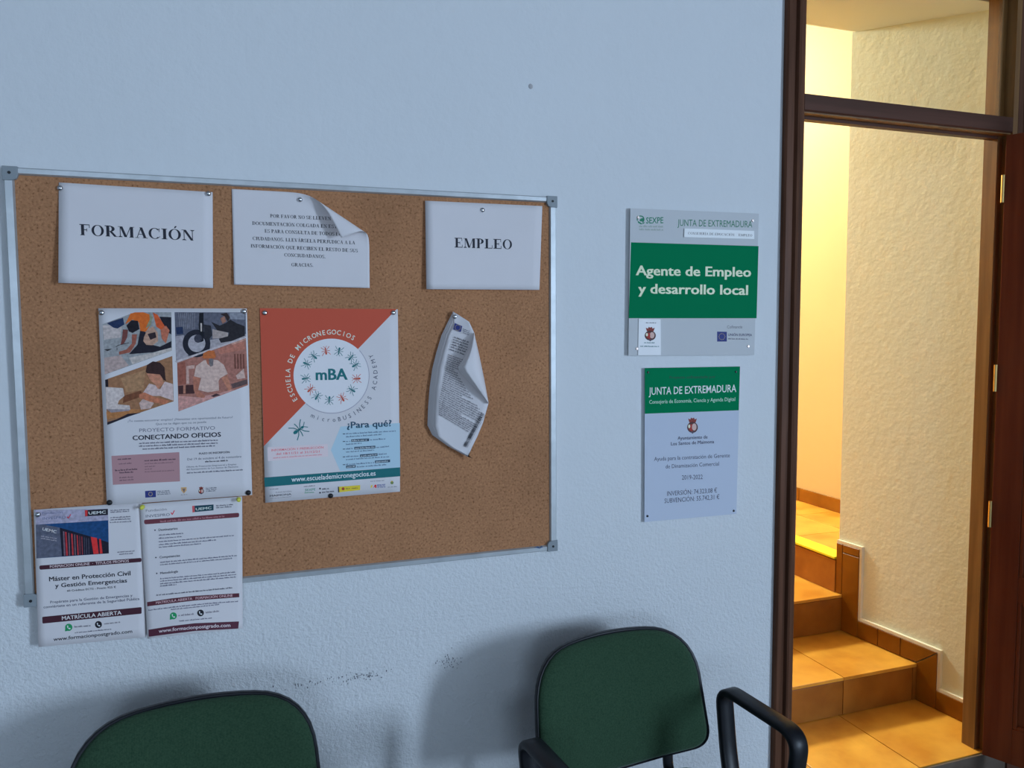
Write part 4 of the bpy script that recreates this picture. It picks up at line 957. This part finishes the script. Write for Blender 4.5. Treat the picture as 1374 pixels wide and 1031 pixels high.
# folded-over corner: back of the pages, three sheets fanned
A, B_, Np = (636.2, 447.0), (655.6, 541.5), (613.0, 495.0)
def flap(off, hgt, mat):
    bm = bmesh.new(); n = 16; m = 6; rows = []
    nx_, ny_ = Np[0]+off, Np[1]-off*.1
    for i in range(n+1):
        t = i/n; r = (A[0]*(1-t)+B_[0]*t+3.0*math.sin(math.pi*t)*.25, A[1]*(1-t)+B_[1]*t)
        q = t/.52 if t < .52 else (1-t)/.48
        e0 = (A[0]*(1-q)+nx_*q, A[1]*(1-q)+ny_*q) if t < .52 else (B_[0]*(1-q)+nx_*q, B_[1]*(1-q)+ny_*q)
        if t < .52: e0 = (e0[0]+2.5*math.sin(math.pi*q), e0[1]+1.0*math.sin(math.pi*q))
        row = []
        for j in range(m+1):
            a = j/m; px, py = r[0]*(1-a)+e0[0]*a, r[1]*(1-a)+e0[1]*a
            dr = docdepth(*r); d = dr+(hgt)*math.sin(math.pi/2*min(1, a*2.2))*math.sin(math.pi*max(.04, min(.96, t)))**.5
            row.append(bm.verts.new(docP(px, py, d)))
        rows.append(row)
    for a, b in zip(rows, rows[1:]):
        for j in range(m): bm.faces.new((a[j], a[j+1], b[j+1], b[j]))
    g = bmesh.ops.extrude_face_region(bm, geom=list(bm.faces)); bmesh.ops.translate(bm, verts=[v for v in g['geom'] if isinstance(v, bmesh.types.BMVert)], vec=(0, -.0008, 0))
    bobj('page_fold', bm, mat, rt, True)
flap(0, .010, M['paper']); flap(3.2, .0145, M['paper']); flap(6.0, .019, M['paper']); flap(8.5, .0235, M['paper'])
cd_ = X(560, 410, 4.91)
class DocPrint(Sheet):
    def __init__(s): s.parts = {}; s.root = rt; s.o = DOo; s.n = 0
    def P(s, px, py, lay): return wp(px, py, docdepth(px, py)+.0024+lay)
S = DocPrint()
flag(S, 'logo', cd_((247, 116), (296, 137), (286, 176), (237, 157)), 1)
for z in (0, 12, 24): S.micro('logo', (60, 68, 92), *cd_((300, 157+z), (342, 172+z)), 1.3)
GI = (74, 80, 98)
for i, (a, b) in enumerate((((240, 212), (338, 248)), ((236, 228), (336, 264)), ((232, 244), (330, 280)), ((226, 260), (326, 296)), ((220, 276), (322, 312)), ((212, 292), (314, 330)))): S.micro('body_text', (58, 64, 82), *cd_(a, b), 2.2)
for i in range(31):
    t = i/30; a = (200-62*min(1, t*1.25)+3, 328+390*t); sl = .36+.24*t
    if t < .25: xe = 300-40*t*4*.75
    else: xe = min(438, 262+ (t-.25)*420)
    xe = min(xe, 430-95*max(0, t-.62)*2.6)
    if i in (6, 16, 24): xe = a[0]+(xe-a[0])*.6
    S.micro('body_text', GI, *cd_(a, (xe, a[1]+(xe-a[0])*sl)), 1.7)
p0, p1 = Vector(cd_((312, 930))[0]), Vector(cd_((432, 712))[0]); d = (p1-p0); L = d.length; d.normalize(); n_ = Vector((-d.y, d.x))
x = 0
while x < L-.5:
    w = random.uniform(.35, 1.5); a, b = p0+d*x, p0+d*min(L, x+w)
    S.add('barcode', (26, 30, 44), [tuple(a-n_*2.3), tuple(b-n_*2.3), tuple(b+n_*2.3), tuple(a+n_*2.3)], [(0, 1, 2, 3)], 2); x += w+random.uniform(.3, .9)
S.micro('barcode', (80, 86, 104), tuple(p0+n_*3.8), tuple(p1+n_*3.8), 1.0)
S.done()

# --- the pins
for px, py, d, l in ((80.5, 252.5, CB+.0022, 'silver pin at the left corner of the FORMACIÓN sheet'), (279.5, 260.0, CB+.0022, 'silver pin at the right corner of the FORMACIÓN sheet'), (402.5, 268, CB+.0022, 'silver pin at the top of the curled typed notice'),
                     (647.5, 282, CB+.0022, 'silver pin at the top of the EMPLEO sheet'), (136.3, 419.8, CB+.0058, 'silver pin at the top left of the tradespeople photo poster'), (327.3, 418.0, CB+.0058, 'silver pin at the top right of the tradespeople photo poster'),
                     (355.3, 420.0, CB+.0020, 'silver pin at the top left of the red ant poster'), (527.8, 419.8, CB+.0020, 'silver pin at the top right of the red ant poster'), (610.4, 425.2, CB+.0145, 'silver pin holding the crooked stapled document'),
                     (50.6, 690.8, .0180, 'silver pin at the top left of the building photo leaflet')):
    pin(px, py, d, l)
for px, py, d, l in ((146.9, 674.6, CB+.0076, 'dark pin at the bottom left of the tradespeople photo poster'), (333.2, 661.4, CB+.0076, 'dark pin at the bottom right of the tradespeople photo poster'), (443.6, 665.6, CB+.0045, 'dark pin at the bottom edge of the red ant poster')):
    pin(px, py, d, l, 'dark', 'dark pins at poster bottoms')
pin(191.2, 680.2, .0215, 'yellow push pin at the left corner of the bulleted text leaflet', 'yellow', 'yellow push pins', .0042)
pin(320.4, 670.0, .0215, 'yellow push pin at the right corner of the bulleted text leaflet', 'yellow', 'yellow push pins', .0042)
# small dark mark on the cork and the small maker's mark on the frame
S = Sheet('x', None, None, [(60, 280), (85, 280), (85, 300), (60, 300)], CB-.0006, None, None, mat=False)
S.poly('cork_mark', (26, 22, 24), [(71.0, 289.5), (73, 286.6), (76, 287.4), (78.6, 286.4), (79, 292), (76, 292.6), (74.2, 293.6), (72.6, 291.6)], 1)
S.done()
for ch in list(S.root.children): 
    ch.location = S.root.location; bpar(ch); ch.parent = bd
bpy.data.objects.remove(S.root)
S = Sheet('x', None, None, [(700, 730), (740, 727), (740, 742), (700, 745)], .0167, None, None, mat=False)
S.poly('makers_mark', (40, 66, 110), c := [(716, 735.4), (722, 733.6), (724, 735.0), (727, 733.0), (728.6, 734.6), (724, 736.4), (720, 735.6)], 1)
S.done()
for ch in list(S.root.children): ch.location = S.root.location; bpar(ch)
bpy.data.objects.remove(S.root)

# ------------------------------------------------------------------ wall signs
def screw(S, px, py, d, m='steel', r=.0042):
    p = wp(px, py, d)-S.o; bm = bmesh.new()
    bmesh.ops.create_cone(bm, cap_ends=True, segments=14, radius1=r, radius2=r*.7, depth=.0022, matrix=Matrix.Translation(p) @ Matrix.Rotation(math.pi/2, 4, 'X'))
    s_ = bobj('screw', bm, flat((.42, .34, .30), .35, 'screw_metal', .5, 1) if m == 'steel' else M['dark'], S.root)
    bm = bmesh.new(); boxbm(bm, p.x-r*.6, p.x+r*.6, p.y-.0016, p.y-.0010, p.z-.0005, p.z+.0005); bobj('screw_slot', bm, M['dark'], s_)
c12, c13 = X(830, 270, 6.87), X(830, 400, 6.87)
acr = flat(cool(138, 157, 180), .7, 'silver_acrylic', .05)
S = Sheet('office_sign', 'grey and green acrylic sign reading Agente de Empleo y desarrollo local, above the smaller plaque', 'sign', c12((108, 66), (1293, 115))+c13((1250, 525), (90, 530)), .0105, None, 'office signs beside the doorway', mat=acr, thick=.0060, nx=4, ny=4)
S.quad('colour_panel', flat(cool(0, 92, 67), .7, 'green_film', .05), [(846.7, 325.3), (1017.8, 330.4), (1015.2, 427.2), (843.6, 427.2)], 1)
GT = (24, 100, 86)
S.ring('logo', GT, c12((203, 168))[0], 5.2, 1.5, 2, 30, -60, 200); S.disc('logo', GT, c12((215, 172))[0], 3.2, 2, 18, 2.0, -.4); S.poly('logo', GT, c12((175, 180), (215, 206), (240, 190), (236, 206), (205, 214), (180, 200)), 2)
S.text('logo', GT, 'SEXPE', *c12((253, 206), (412, 203)), 8.0, bold=.012)
S.micro('logo', (110, 134, 144), *c12((190, 240), (410, 243)), 2.6); S.micro('logo', (110, 134, 144), *c12((190, 268), (410, 272)), 2.6)
S.text('heading_text', (36, 98, 84), 'JUNTA DE EXTREMADURA', *c12((543, 228), (1232, 243)), 8.7)
S.text('heading_text', flat(cool(152, 176, 168), .4), 'Agente de Empleo', *c12((163, 682), (1218, 697)), 12.6, bold=.035, lay=2)
S.text('heading_text', flat(cool(152, 176, 168), .4), 'y desarrollo local', *c12((185, 850), (1190, 864)), 12.7, bold=.035, lay=2)
def card(nm, q, d0, th, m):
    bm = bmesh.new(); f = [bm.verts.new(wp(x, y, d0+th)-S.o) for x, y in q]; b = [bm.verts.new(wp(x, y, d0)-S.o) for x, y in q]
    bm.faces.new(f); bm.faces.new(b[::-1])
    for i in range(4): bm.faces.new((f[i], f[(i+1) % 4], b[(i+1) % 4], b[i]))
    bobj(nm, bm, m, S.root)
card('name_strip', c12((608, 252), (1250, 275), (1250, 350), (605, 332)), .0105, .0030, flat(cool(172, 184, 206), .4))
S.text('name_strip_text', (96, 104, 118), 'CONSEJERÍA DE EDUCACIÓN Y EMPLEO', *c12((640, 306), (1232, 327)), 3.1, serif=True, lay=27)
card('crest_card', c13((186, 192), (388, 197), (390, 528), (180, 528)), .0105, .0020, flat(cool(168, 180, 205), .4))
crest(S, 'crest', c13((292, 328))[0], 15, 19.5, 19); S.micro('crest', (70, 76, 96), *c13((252, 232), (345, 234)), 1.2, 19)
S.micro('crest', (60, 100, 116), *c13((235, 416), (342, 418)), 1.6, 19); S.micro('crest', (60, 100, 116), *c13((200, 450), (375, 452)), 1.6, 19)
S.text('logo', (84, 92, 112), 'Cofinancia', *c13((1000, 281), (1140, 279)), 4.0)
flag(S, 'logo', c13((908, 310), (998, 312), (998, 402), (908, 402)), 1)
S.text('logo', (46, 52, 90), 'UNIÓN EUROPEA', *c13((1010, 350), (1230, 352)), 3.2, bold=.012); S.micro('logo', (70, 78, 104), *c13((1010, 381), (1195, 384)), 1.8)
for p in c12((182, 150), (1238, 180))+c13((170, 468), (1197, 446)): screw(S, p[0], p[1], .0115)
S.done()
c14, c15 = X(850, 485, 8.5875), X(850, 590, 8.5875)
S = Sheet('grant_plaque', 'white plaque with green heading and grant amounts, below the Agente de Empleo sign', 'sign', c14((130, 78), (1228, 60))+c15((1185, 858), (125, 952)), .0085, None, 'office signs beside the doorway', mat=flat(cool(134, 157, 192), .7, 'white_acrylic', .05), thick=.0045, nx=4, ny=4)
S.quad('colour_panel', flat(cool(0, 94, 68), .7, 'green_print', .05), c14((130, 78), (1228, 60), (1213, 565), (130, 605)), 1)
S.text('heading_text', (8, 62, 54), 'Proyecto cofinanciado por', *c14((415, 202), (945, 193)), 3.8, bold=.01)
S.text('heading_text', (160, 208, 204), 'JUNTA DE EXTREMADURA', *c14((176, 388), (1185, 353)), 9.8, bold=.008)
S.text('heading_text', (142, 196, 190), 'Consejería de Economía, Ciencia y Agenda Digital', *c14((182, 490), (1172, 456)), 4.9)
crest(S, 'crest', c14((680, 735))[0], 14.5, 22, 1)
PI = (44, 52, 80)
S.text('body_text', PI, 'Ayuntamiento de', *c14((510, 905), (853, 890)), 4.4, bold=.015); S.text('body_text', PI, 'Los Santos de Maimona', *c14((432, 970), (928, 944)), 4.4, bold=.015)
S.text('body_text', PI, 'Ayuda para la contratación de Gerente', *c15((238, 247), (1110, 204)), 5.2); S.text('body_text', PI, 'de Dinamización Comercial', *c15((370, 334), (985, 300)), 5.2)
S.text('body_text', PI, '2019-2022', *c15((558, 464), (797, 456)), 6.0)
S.text('body_text', PI, 'INVERSIÓN: 74.323,08 €', *c15((388, 650), (962, 610)), 6.1); S.text('body_text', PI, 'SUBVENCIÓN: 55.742,31 €', *c15((357, 734), (990, 686)), 6.1)
for p in c14((170, 128), (1182, 122))+c15((163, 884), (1157, 823)): screw(S, p[0], p[1], .0095, 'dark', .0034)
S.done()

# scuff marks the chair backs have left on the plaster
def scuff(cx, cz, w, h, n):
    V, F = [], []
    for k in range(n):
        x = cx+random.gauss(0, w); z = cz+random.gauss(0, h); a, b = random.uniform(.0006, .0018), random.uniform(.0006, .003); m = len(V)
        V += [(x-a, -.0009, z), (x, -.0009, z-b), (x+a, -.0009, z+.0003), (x, -.0009, z+b)]; F.append((m, m+1, m+2, m+3))
    me = bpy.data.meshes.new('scuff_mark'); me.from_pydata(V, [], F); o = mobj('scuff_mark', me, flat(cool(70, 80, 100), .9)); return o
wall = bpy.data.objects['wall_back']
q = wp(486, 908); s1 = scuff(q.x, q.z, .030, .006, 60); q = wp(605, 887); s2 = scuff(q.x, q.z, .018, .010, 45); q = wp(410, 918); s3 = scuff(q.x, q.z, .05, .005, 26)
for s_ in (s1, s2, s3): s_.parent = wall; s_['kind'] = 'stuff'
bm = bmesh.new(); bmesh.ops.create_icosphere(bm, subdivisions=2, radius=.006, matrix=Matrix.Translation(wp(712, 116)) @ Matrix.Diagonal((1, .35, 1.1, 1)))
o = bobj('filled_hole', bm, flat(cool(122, 136, 156), .9), wall, True)

# ------------------------------------------------------------------ chairs
def backshape(n=72):
    """outline of the backrest in its own plane: (x, z), z measured from its lower edge"""
    pts = [(.243, .030), (.222, .330), (0, .345), (-.222, .330), (-.243, .030), (0, .000)]
    rad = [.050, .125, .9, .125, .050, .9]
    poly = []
    N = len(pts)
    for i in range(N):
        a, b, c = Vector(pts[i-1]), Vector(pts[i]), Vector(pts[(i+1) % N])
        r = min(rad[i], (a-b).length*.5, (c-b).length*.5); p, q = b+(a-b).normalized()*r, b+(c-b).normalized()*r
        for k in range(9):
            t = k/8; v = p*(1-t)**2+b*2*t*(1-t)+q*t*t
            if not poly or (v-poly[-1]).length > 1e-4: poly.append(v)
    if (poly[0]-poly[-1]).length < 1e-4: poly.pop()
    return [Vector((p.x, p.y*.955)) for p in poly]
OUT = backshape()
def backplane(x, z, y):     # recline and wrap; y is the distance towards the sitter
    return Vector((x, .205+(z/.345)*.065-y-.045*(x/.24)**2-.010*math.sin(math.pi*max(0, min(1, z/.345))), .491+z))
def pad(name, grow, rings, m, parent, closed=True):
    """rings: (scale, towards-sitter) from the middle of the front, round the edge, to the middle of the back"""
    bm = bmesh.new(); cx, cz = 0.0, .172; R = []
    for sc, y in rings:
        row = []
        for p in OUT:
            v = Vector((p[0]-cx, p[1]-cz)); l = v.length; v = v*((l+grow)/l)*sc
            row.append(bm.verts.new(backplane(cx+v.x, cz+v.y, y)))
        R.append(row)
    n = len(OUT)
    for a, b in zip(R, R[1:]):
        for k in range(n): bm.faces.new((a[k], a[(k+1) % n], b[(k+1) % n], b[k]))
    for row, y in ((R[0], rings[0][1]), (R[-1], rings[-1][1])):
        c = bm.verts.new(backplane(cx, cz, y))
        for k in range(n): bm.faces.new((row[k], row[(k+1) % n], c))
    return bobj(name, bm, m, parent, True)
def make_chair():
    r = empty('waiting_room_chair', (0, 0, 0))
    back = pad('backrest', -.004, [(.12, .030), (.3, .030), (.5, .029), (.7, .0275), (.85, .024), (.94, .018), (.985, .010), (1.0, .002), (.99, -.003), (.5, -.003)], M['fabric'], r)
    sh = pad('back_shell', .0025, [(.5, .002), (.97, .003), (.995, .0065), (1.0, .003), (1.0, -.006), (.97, -.014), (.85, -.019), (.6, -.021), (.3, -.022)], M['black'], r)
    # seat
    bm = bmesh.new()
    def seat(z0, z1, hw, m, nm, bev):
        pts = []
        for (x, y), rr in (((hw, -.225), .07), ((hw*.95, .205), .06), ((-hw*.95, .205), .06), ((-hw, -.225), .07)): pts.append((x, y, rr))
        out = []
        for i in range(4):
            a, b, c = Vector(pts[i-1][:2]), Vector(pts[i][:2]), Vector(pts[(i+1) % 4][:2]); rr = pts[i][2]
            p, q = b+(a-b).normalized()*rr, b+(c-b).normalized()*rr
            for k in range(7): t = k/6; v = p*(1-t)**2+b*2*t*(1-t)+q*t*t; out.append((v.x, v.y))
        bm = bmesh.new(); n = len(out); rows = []
        for s_, z in ((.3, z1+.004), (.7, z1+.003), (.92, z1-.004), (.99, z1-.014), (1.0, (z0+z1)/2), (.98, z0), (.5, z0)): rows.append([bm.verts.new((x*s_, y*s_, z)) for x, y in out])
        for a, b in zip(rows, rows[1:]):
            for k in range(n): bm.faces.new((a[k], a[(k+1) % n], b[(k+1) % n], b[k]))
        bm.faces.new(rows[0]); bm.faces.new(rows[-1][::-1]); return bobj(nm, bm, m, r, True)
    seat(.425, .468, .238, M['fabric'], 'seat', 0); seat(.408, .428, .232, M['black'], 'seat_pan', 0)
    ov = circ(.015, 12, .009)
    for s_ in (-1, 1):
        # front leg and rear leg share the side of the frame
        sweep('leg', smoothpath([(s_*.225, .10, .400), (s_*.225, -.16, .402), (s_*.235, -.215, .36), (s_*.250, -.235, .012)], [.02, .05]), ov, M['tube'], r)
        sweep('leg', smoothpath([(s_*.225, -.02, .396), (s_*.225, .13, .392), (s_*.235, .215, .33), (s_*.250, .265, .012)], [.02, .06]), ov, M['tube'], r)
        sweep('back_support', smoothpath([(s_*.170, .06, .400), (s_*.170, .200, .402), (s_*.168, .232, .44), (s_*.165, .238, .64)], [.03, .03]), ov, M['tube'], r)
        for yy, zz in ((-.235, .008), (.265, .008)):
            bm = bmesh.new(); bmesh.ops.create_cone(bm, cap_ends=True, segments=12, radius1=.017, radius2=.015, depth=.016, matrix=Matrix.Translation((s_*.250, yy, zz))); bobj('foot_cap', bm, M['dark'], r)
        band = [(-.0225, -.007), (-.017, -.0105), (.017, -.0105), (.0225, -.007), (.0225, .005), (.017, .009), (-.017, .009), (-.0225, .005)]
        sweep('armrest', smoothpath([(s_*.255, .075, .412), (s_*.270, .120, .50), (s_*.276, .150, .668), (s_*.276, -.105, .664), (s_*.270, -.085, .50), (s_*.255, -.03, .412)], [.08, .042, .050, .06], 8), band, M['black'], r)
    sweep('cross_bar', [Vector((-.225, -.08, .396)), Vector((0, -.08, .396)), Vector((.225, -.08, .396))], circ(.010, 10), M['tube'], r, Vector((0, 1, 0)))
    sweep('cross_bar', [Vector((-.225, .08, .396)), Vector((0, .08, .396)), Vector((.225, .08, .396))], circ(.010, 10), M['tube'], r, Vector((0, 1, 0)))
    return r
ch = make_chair(); ch.location = (.862, -.41, 0); ch.rotation_euler = (0, 0, math.radians(6))
tag(ch, 'green fabric chair with black looped armrests, standing beside the doorway', 'chair', 'waiting chairs along the wall')
c0 = ch.copy(); COL.objects.link(c0)
for k in list(ch.children):
    d = k.copy(); COL.objects.link(d); d.parent = c0
c0.location = (-.098, -.435, 0); c0.rotation_euler = (0, 0, math.radians(2)); tag(c0, 'green fabric chair with black rim, standing below the cork board at the left', 'chair', 'waiting chairs along the wall')
bpy.data.objects.remove(_to)
